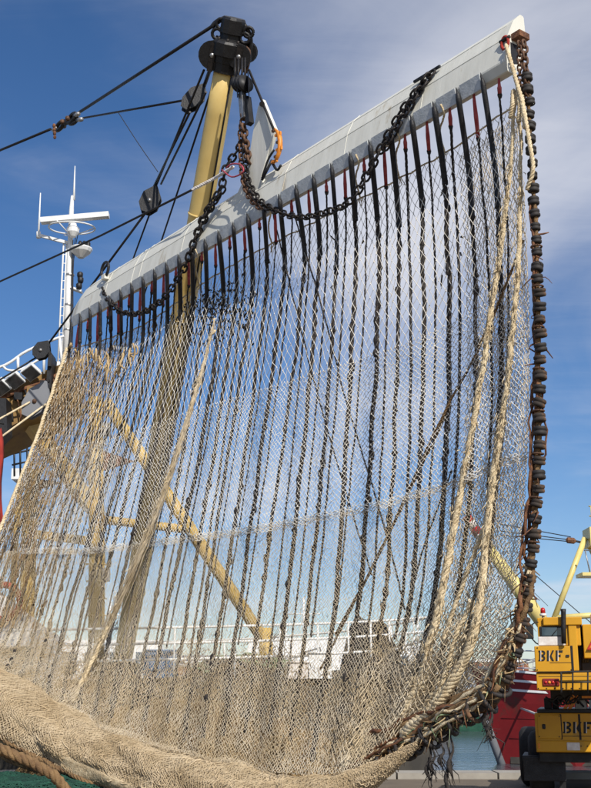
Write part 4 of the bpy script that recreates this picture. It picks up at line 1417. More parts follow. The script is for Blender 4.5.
# hoisting tackle between head and beam
hb = thing('hoist_block', 'dark double pulley block hanging from the boom head above the beam', 'pulley', PL(243, 95, .1))
for dx in (-3.2, 0, 3.2):
    MB().lathe(PL(242 + dx, 84, .1) - NB * .0, EB, [(.15, -.03), (.15, -.015), (.11, 0), (.15, .015), (.15, .03)], 16).build('sheave', 'dark_metal', hb)
for dx in (-6, 5.5):
    MB().prism([PL(242 + dx, 73, .2), PL(242 + dx, 73, -.05), PL(242 + dx + 1, 98, -.02), PL(242 + dx + 1, 98, .18)], EB * .03).build('cheek', 'dark_chain', hb)
MB().beam(PL(242, 93, .1), PL(244, 118, .05), .11, .09, NB).build('swivel', 'galv', hb)
MB().beam(PL(247, 98, .02), PL(250, 124, .02), .10, .10, NB).build('hook', 'black_steel', hb)
for k, dx in enumerate((-5, -1.5, 2, 5)):
    tag(MB().rod(PL(240 + dx, 58, .08), PL(240 + dx * 1.0, 82, .1), .018, 6).build('wire_rope', 'wire'), 'short dark hoisting fall from the boom head to the double block', 'wire', 'short hoisting falls')

LK = {}


def link_mesh(L, r, m):
    key = (round(L, 3), round(r, 3), m)
    if key not in LK:
        w = L * .36
        pts = []
        for t in np.linspace(0, 2 * math.pi, 17)[:-1]:
            x = math.cos(t) * w
            y = math.sin(t) * w + (L / 2 - w + 0) * (1 if math.sin(t) > 0 else -1) * (1 if abs(math.sin(t)) > 1e-6 else 0)
            pts.append((x, y, 0))
        pts.append(pts[0])
        LK[key] = MB().tube(pts, r, 6, caps=False).mesh('chain_link', m)
    return LK[key]


def chain(label, pts, L, r, m, cat='chain', n=80, name='chain', group=None):
    """separate links threaded along a curve, turned a quarter each time"""
    P = resample(catmull(pts, n), L * .78 if r / L < .2 else L * .70)
    t = thing(name, label, cat, P[0], group)
    Pf, T, N, B = frames(P)
    me = link_mesh(L, r, m)
    for i in range(len(P)):
        o = link('link', me, t)
        a = (math.pi / 2 if i % 2 else 0) + random.uniform(-.25, .25) + .6
        x = math.cos(a) * N[i] + math.sin(a) * B[i]
        z = np.cross(x, T[i])
        M = Matrix(((x[0], T[i][0], z[0], P[i][0]), (x[1], T[i][1], z[1], P[i][1]), (x[2], T[i][2], z[2], P[i][2]), (0, 0, 0, 1)))
        o.matrix_basis = M
    return t


chain('dark heavy chain looping from the hoist down along the beam face to its top rail',
      [PL(245, 140, .0), PL(246, 170, .1), PL(252, 190, .15), PL(266, 206, .14), PL(298, 217, .10), PL(330, 211, .09), PL(350, 201, .09), PL(366, 177, .10), PL(384, 143, .12), PL(402, 112, .12), PL(421, 86, .08), PL(431, 74, .02)], .14, .0165, 'dark_chain', n=200)
chain('short dark chain doubled beside the beam top rail',
      [PL(427, 78, .07), PL(415, 97, .15), PL(400, 122, .16), PL(386, 146, .16)], .14, .0165, 'dark_chain')
chain('rusty inner chain hanging close beside the tow fin',
      [PL(241, 128, .02), PL(241, 150, .05), PL(243, 178, .12), PL(250, 197, .14), PL(262, 209, .13)], .13, .018, 'rusty_chain')
chain('short silvery worn chain under the hoist swivel',
      [PL(243, 116, .04), PL(244, 130, .04), PL(247, 150, .04), PL(249, 160, .05)], .14, .024, 'rusty_chain')
chain('dark chain slanting from the hoist over the beam toward its ringed end',
      [PL(240, 147, .02), PL(233, 157, .04), PL(226, 168, .06), PL(222, 185, .08), PL(216, 198, .10), PL(208, 212, .12), PL(201, 226, .13), PL(193, 245, .14), PL(186, 264, .13), PL(176, 282, .12), PL(160, 302, .10), PL(140, 313, .10), PL(122, 312, .12), PL(110, 302, .12), PL(104, 290, .06)], .15, .020, 'dark_chain', n=200)
chain('dark doubled chain length below the pink cord',
      [PL(222, 190, .12), PL(213, 203, .15), PL(204, 216, .17), PL(196, 236, .18), PL(189, 256, .17)], .14, .018, 'dark_chain')

# ------------------------------------------------------------------ the net surface
HX = [68, 110, 150, 214, 281, 342, 400, 455, 500, 524]


def beam_s(px):
    """metres from the far end of the beam's lower edge at column px"""
    y = 328 + (px - 72) * (76 - 328) / (506 - 72)
    return (PL(px, y, 0) - BL) @ EB


CU = np.array([beam_s(x) / 12 for x in HX])
CU[0], CU[-1] = 0.0, 1.03
CG = np.array([
    [(68, 350, 0), (47, 412, .5), (20, 482, 1.1), (-8, 552, 1.6), (-34, 625, 1.9), (-64, 668, 2.7)],
    [(110, 338, -.05), (92, 405, .35), (68, 478, .75), (43, 550, 1.1), (18, 628, 1.35), (-8, 684, 2.3)],
    [(150, 321, -.10), (132, 395, .2), (110, 470, .45), (87, 550, .7), (65, 632, .9), (48, 708, 1.9)],
    [(214, 276, -.15), (202, 362, .0), (187, 450, .2), (169, 540, .35), (150, 635, .5), (128, 738, 1.35)],
    [(281, 239, -.15), (271, 336, -.05), (259, 432, .05), (246, 530, .15), (231, 635, .25), (212, 760, 1.0)],
    [(342, 208, -.15), (338, 312, -.08), (331, 412, .0), (322, 516, .05), (310, 632, .1), (290, 774, .75)],
    [(400, 178, -.15), (402, 287, -.1), (400, 392, -.05), (395, 500, .0), (385, 620, .0), (350, 770, .5)],
    [(455, 147, -.12), (462, 256, -.1), (464, 366, -.05), (459, 480, .0), (446, 600, .0), (405, 738, .0)],
    [(500, 115, -.08), (508, 226, -.05), (511, 340, .0), (506, 460, .0), (492, 580, .0), (455, 716, .0)],
    [(522, 100, .0), (531, 215, .0), (535, 335, .0), (534, 455, .0), (526, 575, .0), (500, 692, .0)],
], float)


def cr_basis(f):
    return np.stack([-.5 * f ** 3 + f ** 2 - .5 * f, 1.5 * f ** 3 - 2.5 * f ** 2 + 1, -1.5 * f ** 3 + 2 * f ** 2 + .5 * f, .5 * f ** 3 - .5 * f ** 2], -1)


CGP = np.concatenate([2 * CG[:1] - CG[1:2], CG, 2 * CG[-1:] - CG[-2:-1]], 0)
CGP = np.concatenate([2 * CGP[:, :1] - CGP[:, 1:2], CGP, 2 * CGP[:, -1:] - CGP[:, -2:-1]], 1)


def sheet(u, v, back=0.0, wrinkle=1.0):
    """world point of the hanging net at (u along the beam, v down from the head rope)"""
    u, v = np.broadcast_arrays(np.asarray(u, float), np.asarray(v, float))
    k = np.interp(u, CU, np.arange(len(CU)))
    i = np.clip(k.astype(int), 0, len(CU) - 2)
    fu = k - i
    g = np.clip(v, 0, 1.05) * 5
    j = np.clip(g.astype(int), 0, 4)
    fv = g - j
    bu, bv = cr_basis(fu), cr_basis(fv)
    out = np.zeros(u.shape + (3,))
    for a in range(4):
        for b in range(4):
            out += (bu[..., a] * bv[..., b])[..., None] * CGP[i + a, j + b]
    wr = wrinkle * np.clip(v * 3, 0, 1) * (.055 * np.sin(u * 61 + 2.3 * v) + .04 * np.sin(u * 103 - 3 * v + 1.3) + .05 * np.sin(u * 37 + 5 * v))
    wr = wr + .03 * np.sin(u * 19 + v * 17) - .16 * np.clip(1 - v * 2.2, 0, 1) * np.clip(u * 5, 0, 1) * np.clip((1.02 - u) * 8, 0, 1)
    return PLv(out[..., 0], out[..., 1], out[..., 2] - back + wr)


def netting(name, N, R, u0, u1, v0, v1, r, m, parent, back=0.0, jit=.006, fade=None, uw=None, wrinkle=1.0, knot=0):
    """knotted diamond mesh: every bar of every mesh is a strand of twine"""
    jj, ii = np.meshgrid(np.arange(2 * R + 1), np.arange(N + 1), indexing='ij')
    uu = (ii + .5 * (jj % 2)) / (N + .5)
    if uw is not None:
        uu = uw(uu)
    U = u0 + (u1 - u0) * uu
    Vv = v0 + (v1 - v0) * jj / (2 * R)
    U = U + .0010 * np.sin(Vv * 23 + U * 40) * np.minimum(1, (1 - np.abs(2 * uu - 1)) * 8) + rng.normal(0, .0004, U.shape)
    P = sheet(U, Vv, back, wrinkle) + rng.normal(0, jit, U.shape + (3,))
    P = np.concatenate([P, uu[..., None], (jj / (2 * R))[..., None]], -1)
    A, B = [], []
    for j in range(2 * R):
        a, b = P[j], P[j + 1]
        if j % 2 == 0:
            A += [a, a[1:]]
            B += [b, b[:-1]]
        else:
            A += [a, a[:-1]]
            B += [b, b[1:]]
    A, B = np.concatenate(A), np.concatenate(B)
    if fade:
        k = rng.random(len(A)) < fade(A[:, 3], A[:, 4])
        A, B = A[k], B[k]
    A, B = A[:, :3], B[:, :3]
    if rng is not None and not fade:
        k = rng.random(len(A)) > .006            # broken bars
        A, B = A[k], B[k]
    V, Q = strands(A, B, r * rng.uniform(.8, 1.25, len(A)))
    if knot:
        K = P[..., :3].reshape(-1, 3)
        d = rng.normal(0, .3, K.shape) + UP
        d = d / np.linalg.norm(d, axis=1, keepdims=True) * knot * rng.uniform(.8, 1.5, (len(K), 1))
        V2, Q2 = strands(K - d, K + d, knot * rng.uniform(.7, 1.1, len(K)))
        V, Q = np.concatenate([V, V2]), np.concatenate([Q, Q2 + len(V)])
    o = link(name, np_mesh(name, V, Q, m), parent)
    o['kind'] = 'stuff'
    return o


net = thing('trawl_net', 'pale knotted trawl net hanging in a wide curtain beneath the grey beam', 'fishing net', (float(BC[0]), float(BC[1]), 0.0))
netting('upper_netting', 106, 12, .005, 1.015, 0.0, .31, .0040, 'white_twine', net, knot=.0085)
netting('middle_netting', 172, 30, .0, 1.02, .31, .60, .0036, 'white_twine', net, back=.0, knot=.0072)
netting('seam_netting', 150, 3, .0, 1.02, .594, .610, .0050, 'white_twine', net, back=-.01)
netting('lower_netting', 250, 62, .0, 1.02, .60, 1.0, .0034, 'cream_twine', net, wrinkle=.35)
ragged = lambda u, v: np.clip((v - .10 * np.sin(u * 17) - .08 * np.sin(u * 41 + 1) - .12) * 2.0, 0, .9)
netting('floor_netting', 190, 34, .0, .97, .80, 1.0, .0050, 'tan_twine', net, back=.30, fade=ragged, wrinkle=.2)
netting('floor_netting', 170, 30, .0, .97, .78, 1.0, .0056, 'brown_twine', net, back=.75, fade=ragged, wrinkle=.2)
wing_fade = lambda u, v: np.clip((1 - u) * 1.15, 0, 1) * (.50 + .45 * np.sin(u * 23 + 3 * v) ** 2)
netting('wing_netting', 62, 26, .0, .34, .012, .66, .0055, 'tan_twine', net, back=.18, fade=wing_fade, knot=0)
netting('wing_netting', 40, 20, .005, .22, .03, .80, .0055, 'brown_twine', net, back=-.06, fade=wing_fade)
netting('side_netting', 22, 60, .93, 1.02, .02, .98, .0046, 'cream_twine', net, back=.25)
netting('corner_netting', 34, 13, .78, 1.02, .84, .985, .0050, 'cream_twine', net, back=-.05, fade=lambda u, v: np.clip(u * 2.2 - .25 + .35 * v, 0, .95))


# head rope along the top edge of the net
hu = np.linspace(.0, 1.02, 120)
hr = sheet(hu, np.zeros_like(hu), 0, 0)
hr[:, 2] += .03 * np.abs(np.sin(hu * 28 * math.pi)) - .02
m = MB()
laid_rope(m, hr, .013, 3, .10, .03, 0)
m.build('head_rope', 'tan_rope', net)
# seam ropes
def px_path(pts, n=60):
    return catmull([PL(*p) for p in pts], n)


m = MB()
laid_rope(m, px_path([(215, 318, .10), (203, 365, .22), (184, 430, .42), (162, 495, .6), (135, 565, .8), (104, 635, 1.0), (72, 702, 1.35)]), [.016, .022, .028, .034, .04, .048], 5, .30, .03, .006, .5)
m.build('seam_rope', 'tan_rope', net)
m = MB()
laid_rope(m, px_path([(213, 330, .08), (198, 385, .25), (178, 450, .45), (150, 530, .66), (122, 600, .86), (92, 660, 1.05)]), .020, 4, .3, .03, .014)
m.build('seam_rope', 'tan_rope', net)
m = MB()
laid_rope(m, px_path([(67, 348, .12), (45, 415, .62), (20, 480, 1.18), (-8, 550, 1.7), (-40, 630, 2.0)]), .035, 3, .2, .03, .006)
m.build('edge_rope', 'tan_rope', net)
m = MB()
laid_rope(m, px_path([(518, 84, .12), (514, 112, .10), (511, 160, .08), (505, 215, .07), (497, 270, .07), (488, 330, .08), (478, 395, .08), (466, 465, .08), (455, 520, .08), (444, 585, .08), (432, 640, .09), (415, 695, .1), (388, 735, .12), (345, 765, .2)], 90), [.022, .026, .032, .036, .040, .046, .055, .085, .11], 5, .30, .03, .006, .5)
m.build('seam_rope', 'tan_rope', net)
m = MB()
laid_rope(m, px_path([(522, 84, .06), (520, 105, .06), (521, 170, .05), (519, 230, .05), (516, 290, .05), (510, 360, .06), (500, 430, .06), (491, 490, .06), (484, 560, .06), (476, 620, .07), (464, 660, .08), (440, 700, .1), (405, 735, .12)], 90), [.020, .024, .030, .033, .036, .040, .048, .065, .095], 5, .30, .03, .006, .5)
m.build('seam_rope', 'tan_rope', net)
m = MB()
laid_rope(m, px_path([(499, 432, .03), (496, 470, .04), (488, 512, .04), (472, 560, .04), (456, 605, .05), (444, 640, .06)]), .026, 3, .2, .03, .01)
laid_rope(m, px_path([(470, 600, .06), (452, 650, .07), (436, 690, .1), (410, 725, .12)]), .03, 3, .2, .03, .012)
m.build('seam_rope', 'tan_rope', net)
m = MB()
for pts in ([(523, 240, -.05), (500, 300, -.08), (480, 345, -.1), (451, 400, -.12), (418, 468, -.15), (380, 552, -.2), (335, 635, -.25)],
            [(451, 405, -.3), (410, 490, -.3), (376, 560, -.3), (320, 670, -.3)]):
    laid_rope(m, px_path(pts), .017, 3, .15, .03, .004)
m.build('cross_rope', 'brown_rope', net)
# chafed twine standing off the seam ropes
m = MB()
for pts, n_ in (([(511, 160, .1), (497, 270, .1), (478, 395, .1), (455, 520, .1), (432, 640, .12), (400, 725, .16)], 520), ([(521, 170, .08), (510, 360, .09), (491, 490, .09), (476, 620, .1), (430, 712, .14)], 460), ([(203, 365, .25), (162, 495, .62), (104, 635, 1.02), (74, 698, 1.3)], 380)):
    P_ = px_path(pts, 400)
    for i_ in rng.integers(0, 399, n_):
        w_ = .02 + .05 * (i_ / 400) ** 2
        p = P_[i_] + rng.normal(0, w_, 3)
        d_ = (P_[min(399, i_ + 12)] - P_[max(0, i_ - 12)])
        d_ = d_ / np.linalg.norm(d_) * rng.uniform(.04, .12) + rng.normal(0, .022, 3)
        m.tube([p, p + d_ * .5 + rng.normal(0, .008, 3), p + d_], [.004, .007, .002], 3)
tag(m.build('chafed_twine', 'tan_rope', net), kind='stuff')
m = MB()
for pts in ([(271, 205, -.2), (296, 310, -.2), (319, 400, -.2), (350, 505, -.2), (372, 575, -.2)],
            [(288, 196, -.2), (320, 300, -.2), (346, 400, -.2), (384, 525, -.2), (405, 610, -.22)],
            [(452, 470, -.2), (420, 560, -.2), (404, 640, -.2)]):
    laid_rope(m, px_path(pts), .012, 3, .12, .03, .003)
m.build('cross_rope', 'dark_rope', net)

# the gathered fold of netting that follows the long seam
m = MB()
P_ = px_path([(215, 318, .12), (203, 365, .24), (184, 430, .44), (162, 495, .62), (135, 565, .82), (104, 635, 1.02), (74, 700, 1.36)], 60)
_, T_f, N_f, B_f = frames(P_)
for q in range(64):
    lat = rng.normal(0, 1)
    dep = rng.normal(0, .5)
    a0_, a1_ = sorted((int(rng.integers(0, 40)), int(rng.integers(20, 60))))
    if a1_ - a0_ < 8:
        continue
    ii_ = np.arange(a0_, a1_)
    w_ = .010 + .10 * (ii_ / 60) ** 1.3
    zig = .006 * np.where(ii_ % 2, 1, -1)
    m.tube(P_[ii_] + EB * (lat * w_ + zig + rng.normal(0, .006, len(ii_)))[:, None] + NB * (dep * w_ + rng.normal(0, .006, len(ii_)))[:, None], .0048, 3)
tag(m.build('gathered_netting', 'cream_twine', net), kind='stuff')

# weed and scraps caught in the upper meshes
m = MB()
for k in range(560):
    if k < 535:
        x, y = rng.normal(210, 19), rng.normal(305, 18)
    else:
        x, y = rng.uniform(150, 470), rng.uniform(160, 345)
    if y < 328 + (x - 72) * (-.58) + 42 or y > 350:
        continue
    c = PL(x, y, -.30 + rng.normal(0, .03))
    L = rng.uniform(.02, .07)
    q = [c]
    for _ in range(3):
        q.append(q[-1] + rng.normal(0, L * .5, 3) - UP * L * .45)
    m.tube(q, [.003, rng.uniform(.006, .018), rng.uniform(.005, .016), .002], 4, smooth=False)
tag(m.build('caught_weed', 'weed', net), kind='stuff')
m = MB()
for k in range(26):
    x, y = rng.uniform(68, 138), rng.normal(352, 8)
    c = PL(x, max(343, y), .12 + rng.normal(0, .06))
    L = rng.uniform(.10, .38)
    q = [c, c + rng.normal(0, .025, 3) - UP * L * .35, c + rng.normal(0, .035, 3) - UP * L * .7, c + rng.normal(0, .04, 3) - UP * L]
    m.tube(catmull(q, 8), np.array([.4, 1, 1, .8, 1, .8, .6, .2]) * rng.uniform(.012, .03), 5)
tag(m.build('bundled_twine', 'tan_twine', net), kind='stuff')

# ------------------------------------------------------------------ belly: the bag of bunched net at the foot
bel = [(-110, 612, 690, 2.9), (-60, 645, 712, 2.75), (0, 674, 741, 2.3), (65, 712, 770, 1.7), (130, 741, 798, 1.25), (200, 763, 824, .95), (262, 777, 836, .75), (310, 780, 830, .6), (350, 773, 804, .45), (378, 762, 784, .34), (402, 750, 762, .25), (418, 742, 746, .2)]
bb = np.array(bel, float)
bcv = catmull(np.column_stack([bb[:, 0], (bb[:, 1] + bb[:, 2]) / 2, bb[:, 3]]), 90)
bht = catmull(np.column_stack([bb[:, 2] - bb[:, 1], bb[:, 0] * 0, bb[:, 0] * 0]), 90)[:, 0]
BCN = PLv(bcv[:, 0], bcv[:, 1], bcv[:, 2])
bdist = np.linalg.norm(BCN - CAM, axis=1)
BH = bht / 2 / F * bdist
Pb, Tb, _, _ = frames(BCN)
NBb = np.cross(Tb, UP)
NBb /= np.linalg.norm(NBb, axis=1, keepdims=True)
NBb[(NBb @ (CAM - BC)) < 0] *= -1


def belly(t, a, k=1.0, rnd=0.0):
    """t along the bag 0..1, a round it (0 = front, pi/2 = top)"""
    t, a = np.broadcast_arrays(np.asarray(t, float), np.asarray(a, float))
    x = np.clip(t, 0, 1) * (len(BCN) - 1)
    c = np.stack([np.interp(x, np.arange(len(BCN)), BCN[:, j]) for j in range(3)], -1)
    nn = np.stack([np.interp(x, np.arange(len(BCN)), NBb[:, j]) for j in range(3)], -1)
    h = np.interp(x, np.arange(len(BCN)), BH)
    fold = 1 + .025 * np.sin(t * 47 + 3 * np.sin(a)) + .04 * np.sin(t * 23 - 2.2 * a) + .03 * np.sin(t * 90 + 4 * a) + .025 * np.sin(a * 6 + t * 21) + .02 * np.sin(a * 11 - t * 37) + .04 * np.sin(t * 11 + 1.7 * a)
    fold = fold - .11 * (1 - np.abs(np.sin(t * 9.5 + a * .75 + .6 * np.sin(t * 21)))) ** 5 - .08 * (1 - np.abs(np.sin(t * 6.0 - a * 1.1 + 1.0))) ** 6 - .06 * (1 - np.abs(np.sin(t * 17 + a * 1.6 + 2.0))) ** 6
    sag = 1.0
    P = c + nn * (h * 1.15 * np.cos(a) * fold * k)[..., None] + UP * (h * np.sin(a) * fold * k * sag)[..., None]
    P[..., 2] = np.maximum(P[..., 2], .03 + .02 * (k - 1) * 20)
    return P


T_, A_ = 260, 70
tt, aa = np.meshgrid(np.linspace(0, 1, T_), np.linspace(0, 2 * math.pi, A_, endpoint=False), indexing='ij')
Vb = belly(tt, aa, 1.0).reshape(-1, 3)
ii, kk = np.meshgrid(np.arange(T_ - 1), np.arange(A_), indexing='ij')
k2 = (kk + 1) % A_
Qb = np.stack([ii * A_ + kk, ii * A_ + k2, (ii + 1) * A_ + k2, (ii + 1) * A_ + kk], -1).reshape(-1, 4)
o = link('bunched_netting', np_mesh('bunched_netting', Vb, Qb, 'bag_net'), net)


def belly_net(N, R, k, r, m, a0=-1.9, a1=2.1, name='bag_netting'):
    jj, ii = np.meshgrid(np.arange(2 * R + 1), np.arange(N + 1), indexing='ij')
    t = (ii + .5 * (jj % 2)) / (N + .5)
    a = a0 + (a1 - a0) * jj / (2 * R) + .12 * np.sin(t * 30)
    t = t + .004 * np.sin(a * 5 + t * 60)
    P = belly(t, a, k) + rng.normal(0, .006, t.shape + (3,))
    A, B = [], []
    for j in range(2 * R):
        p, q = P[j], P[j + 1]
        if j % 2 == 0:
            A += [p, p[1:]]
            B += [q, q[:-1]]
        else:
            A += [p, p[:-1]]
            B += [q, q[1:]]
    A, B = np.concatenate(A), np.concatenate(B)
    k_ = rng.random(len(A)) < np.clip((2.0 - A[:, 0]) / 2.2, .25, 1)
    V_, Q_ = strands(A[k_], B[k_], r)
    ob = link(name, np_mesh(name, V_, Q_, m), net)
    ob['kind'] = 'stuff'


belly_net(360, 38, 1.03, .0048, 'bag_twine')
belly_net(290, 30, 1.055, .0046, 'bag_twine', -1.8, 2.1)

# slack loops of twine standing off the bag
m = MB()
for q in range(260):
    t0, a0 = rng.uniform(.08, .86), rng.uniform(-1.3, 1.7)
    dt, da = rng.normal(0, .012), rng.normal(0, .22)
    mid = belly(t0 + dt / 2, a0 + da / 2, 1.06 + rng.uniform(.02, .09)) - UP * .015
    m.tube(catmull([belly(t0, a0, 1.05), mid, belly(t0 + dt, a0 + da, 1.05)], 7), rng.uniform(.004, .008), 4)
tag(m.build('slack_twine', 'bag_twine', net), kind='stuff')

# ropes under the bag at its lower edge
m = MB()
for k, (dz, rr) in enumerate(((0, .05), (-.05, .035))):
    pts = [belly(t, -1.15 - .05 * k, 1.05) + UP * dz for t in np.linspace(.03, .62, 20)]
    pts = [np.array([p[0], p[1], max(p[2], .06)]) for p in pts]
    laid_rope(m, catmull(pts, 50), rr, 3, .25, .04, .008)
m.build('foot_rope', 'brown_rope', net)

m = MB()
laid_rope(m, px_path([(-70, 700, 2.95), (-30, 722, 2.75), (0, 737, 2.55), (40, 759, 2.15), (80, 777, 1.85), (125, 792, 1.5), (170, 806, 1.3)]), .040, 4, .28, .03, .012)
m.build('foot_rope', 'brown_rope', net)

# ------------------------------------------------------------------ ground rope with rubber discs
gr_pts = [(527, 62, .02), (528, 90, .02), (531, 150, .02), (535, 215, .02), (538, 300, .02), (538.5, 400, .02), (537, 480, .02), (531, 560, .02), (523, 620, .02), (514, 655, .03), (500, 688, .04), (470, 712, .06), (432, 735, .08), (398, 752, .12), (355, 778, .3)]
GP = catmull([PL(*p) for p in gr_pts], 300)
gg = thing('ground_rope', 'ground rope strung with black rubber discs hanging from the near beam end', 'ground rope', GP[-1])
m = MB()
laid_rope(m, GP[8:], [.022, .024, .026, .03, .034, .036, .04, .045, .05, .05], 3, .2, .03, .004)
m.build('core_rope', 'brown_rope', gg)
m = MB()
for k in range(5):
    pts = resample(GP[60:], .09)
    off = .035 + .012 * k
    w = np.stack([np.convolve(rng.normal(0, 1, len(pts) + 6), np.ones(7) / 2.6, 'valid') for _ in range(3)], 1) * .028
    ramp = np.linspace(.5, 2.2, len(pts))[:, None]
    m.tube(pts - EB * .035 * ramp + w * ramp, .012 + .004 * (k % 3), 5)
m.build('lashing', 'rust', gg)
dm, dr_, dk = [], [], []
for R_, mm in ((.066, 'disc_rubber'), (.071, 'disc_rubber'), (.072, 'disc_rusty')):
    dm.append(MB().lathe((0, 0, 0), (0, 0, 1), [(.03, -.05), (R_ * .86, -.046), (R_, -.034), (R_, -.012), (R_ * .90, -.006), (R_ * .90, .006), (R_, .012), (R_, .034), (R_ * .86, .046), (.03, .05)], 14).mesh('rubber_disc', mm))
GD = resample(GP[14:262], .160)
Pg, Tg, Ng, Bg = frames(GD)
for i in range(len(GD)):
    f = i / len(GD)
    k = 0 if f < .30 else (1 if (i * 7) % 3 == 0 else 2)
    o = link('rubber_disc', dm[k], gg)
    z = Tg[i] + rng.normal(0, .10, 3)
    z /= np.linalg.norm(z)
    x = Ng[i] - z * (Ng[i] @ z)
    x /= np.linalg.norm(x)
    y = np.cross(z, x)
    p = Pg[i] + rng.normal(0, .006, 3) + EB * (.02 if f > .3 else 0)
    s = rng.uniform(.9, 1.1)
    o.matrix_basis = Matrix(((x[0] * s, y[0] * s, z[0] * s, p[0]), (x[1] * s, y[1] * s, z[1] * s, p[1]), (x[2] * s, y[2] * s, z[2] * s, p[2]), (0, 0, 0, 1)))
    if i % 3 == 1 and f > .2:
        c = MB()
        rr = .06
        c.tube([Pg[i] + Tg[i] * (.085) + rr * (math.cos(t) * Ng[i] + math.sin(t) * Bg[i]) for t in np.linspace(0, 2 * math.pi, 11)], .012, 5, caps=False)
        c.build('shackle_ring', 'rusty_chain', gg)
# hose rings and rope bunch at the lower corner
LOW = resample(GP[205:], .05)
for i in range(4, len(LOW) - 4, 4):
    P4, T4, N4, B4 = frames(LOW[max(0, i - 2):i + 3])
    c, n_v, b_v = P4[2] + EB * .02, N4[2], B4[2]
    m = MB()
    rr = rng.uniform(.10, .14)
    m.tube([c + rr * (math.cos(t) * n_v + math.sin(t) * b_v) + T4[2] * .05 * math.sin(t + i) for t in np.linspace(.3, 5.6, 14)], .026, 7)
    m.build('hose_ring', 'disc_rubber' if i % 3 else 'disc_rusty', gg)
for k, (mm, r0, nst) in enumerate((('brown_rope', .03, 9), ('tan_rope', .024, 14), ('rust', .022, 6), ('green_twine', .010, 2))):
    m = MB()
    for q in range(nst):
        a = int(rng.integers(150, 215))
        b = int(rng.integers(262, 300))
        pts = resample(GP[a:b], .07)
        ramp = np.clip(np.linspace(.35, 1.6, len(pts)), .3, 1.3)[:, None]
        w = np.stack([np.convolve(rng.normal(0, 1, len(pts) + 8), np.ones(9) / 3, 'valid') for _ in range(3)], 1) * .035
        off = (-EB * rng.uniform(-.02, .24) + UP * rng.uniform(-.05, .17) + NB * rng.uniform(-.04, .10))
        m.tube(pts + w + off * ramp, r0 * rng.uniform(.7, 1.2), 6)
    m.build('bunched_rope', mm, gg)
# frayed ends
for mm, cnt, lo, hi in (('green_twine', 36, 185, 258), ('tan_twine', 130, 165, 296), ('brown_rope', 150, 150, 296), ('rust', 90, 70, 290), ('dark_rope', 22, 235, 275)):
    m = MB()
    for q in range(cnt):
        i = int(rng.integers(lo, hi))
        f_ = min(1, max(.25, (i - 120) / 100))
        p = GP[i] - EB * rng.uniform(-.02, .16) * f_ + NB * rng.uniform(0, .1) * f_ + UP * rng.uniform(-.03, .1) * f_
        L = rng.uniform(.04, .10)
        d = rng.normal(0, .8, 3) + np.array([-.1, 0, -.5])
        m.tube(catmull([p, p + d * L * .5 + rng.normal(0, .03, 3), p + d * L + rng.normal(0, .05, 3) - UP * .05], 5), np.array([.010, .010, .009, .007, .004]) * rng.uniform(.6, 1.3), 4)
    tag(m.build('frayed_end', mm, gg), kind='stuff')
for (x, y0, y1) in ((428, 742, 776), (441, 744, 764), (447, 742, 786), (450, 735, 771), (432, 748, 770), (486, 706, 726), (489, 704, 735)):
    m = MB()
    a = PL(x, y0, .12)
    L = (y1 - y0) / F * 13.5
    pts = [a, a + np.array([.03, 0, -.35 * L]), a + np.array([-.03, 0, -.7 * L]), a + np.array([.01, 0, -L])]
    m.tube(catmull(pts, 12), np.interp(np.linspace(0, 1, 12), [0, .4, .75, 1], [.010, .016, .026, .008]), 6)
    for q in range(8):
        t = rng.uniform(.4, 1)
        p = a - UP * L * t
        m.tube([p, p + rng.normal(0, .05, 3) - UP * .08, p + rng.normal(0, .06, 3) - UP * .16], [.007, .005, .002], 4)
    m.build('dangling_end', 'dark_rope', gg)

# chain and rope ends at the near end of the beam
chain('rusty chain hanging from the lug on the near beam end', [PL(524, 44, .05), PL(525, 60, .05), PL(526, 78, .04), PL(527.5, 98, .03)], .10, .016, 'rusty_chain')
chain('second thinner rusty chain beside the end plate lug', [PL(519, 44, .10), PL(519.5, 62, .1), PL(520, 82, .08), PL(520, 98, .06)], .08, .012, 'rusty_chain')
m = MB()
laid_rope(m, px_path([(506, 45, .12), (511, 62, .14), (516, 80, .14), (523, 105, .14), (529, 140, .14), (533, 168, .12), (527, 190, .1)]), .026, 3, .16, .025)
tag(m.build('tan_lanyard', 'tan_rope'), 'tan rope lanyard tied from the beam face down to the discs', 'rope')
lk = thing('red_shackle', 'red painted shackle on the beam face holding the tan lanyard', 'shackle', PL(505, 43, .06))
c = PL(505, 43, .08)
ringlink(c, UP, .085, .055, .02, 'bow', 'red_cloth', lk, NB)
MB().rod(c + EB * .08 + UP * .05, c - EB * .08 + UP * .05, .022, 8).build('pin', 'dark_chain', lk)
m = MB()
for (x0, y0, x1, y1) in ((513, 90, 510, 118), (518, 92, 519, 122), (522, 96, 524, 128)):
    laid_rope(m, px_path([(x0, y0, .12), ((x0 + x1) / 2 + 1, (y0 + y1) / 2, .14), (x1, y1, .12)]), .030, 3, .09, .02, .004)
tag(m.build('whipped_eye', 'tan_rope', net), None)

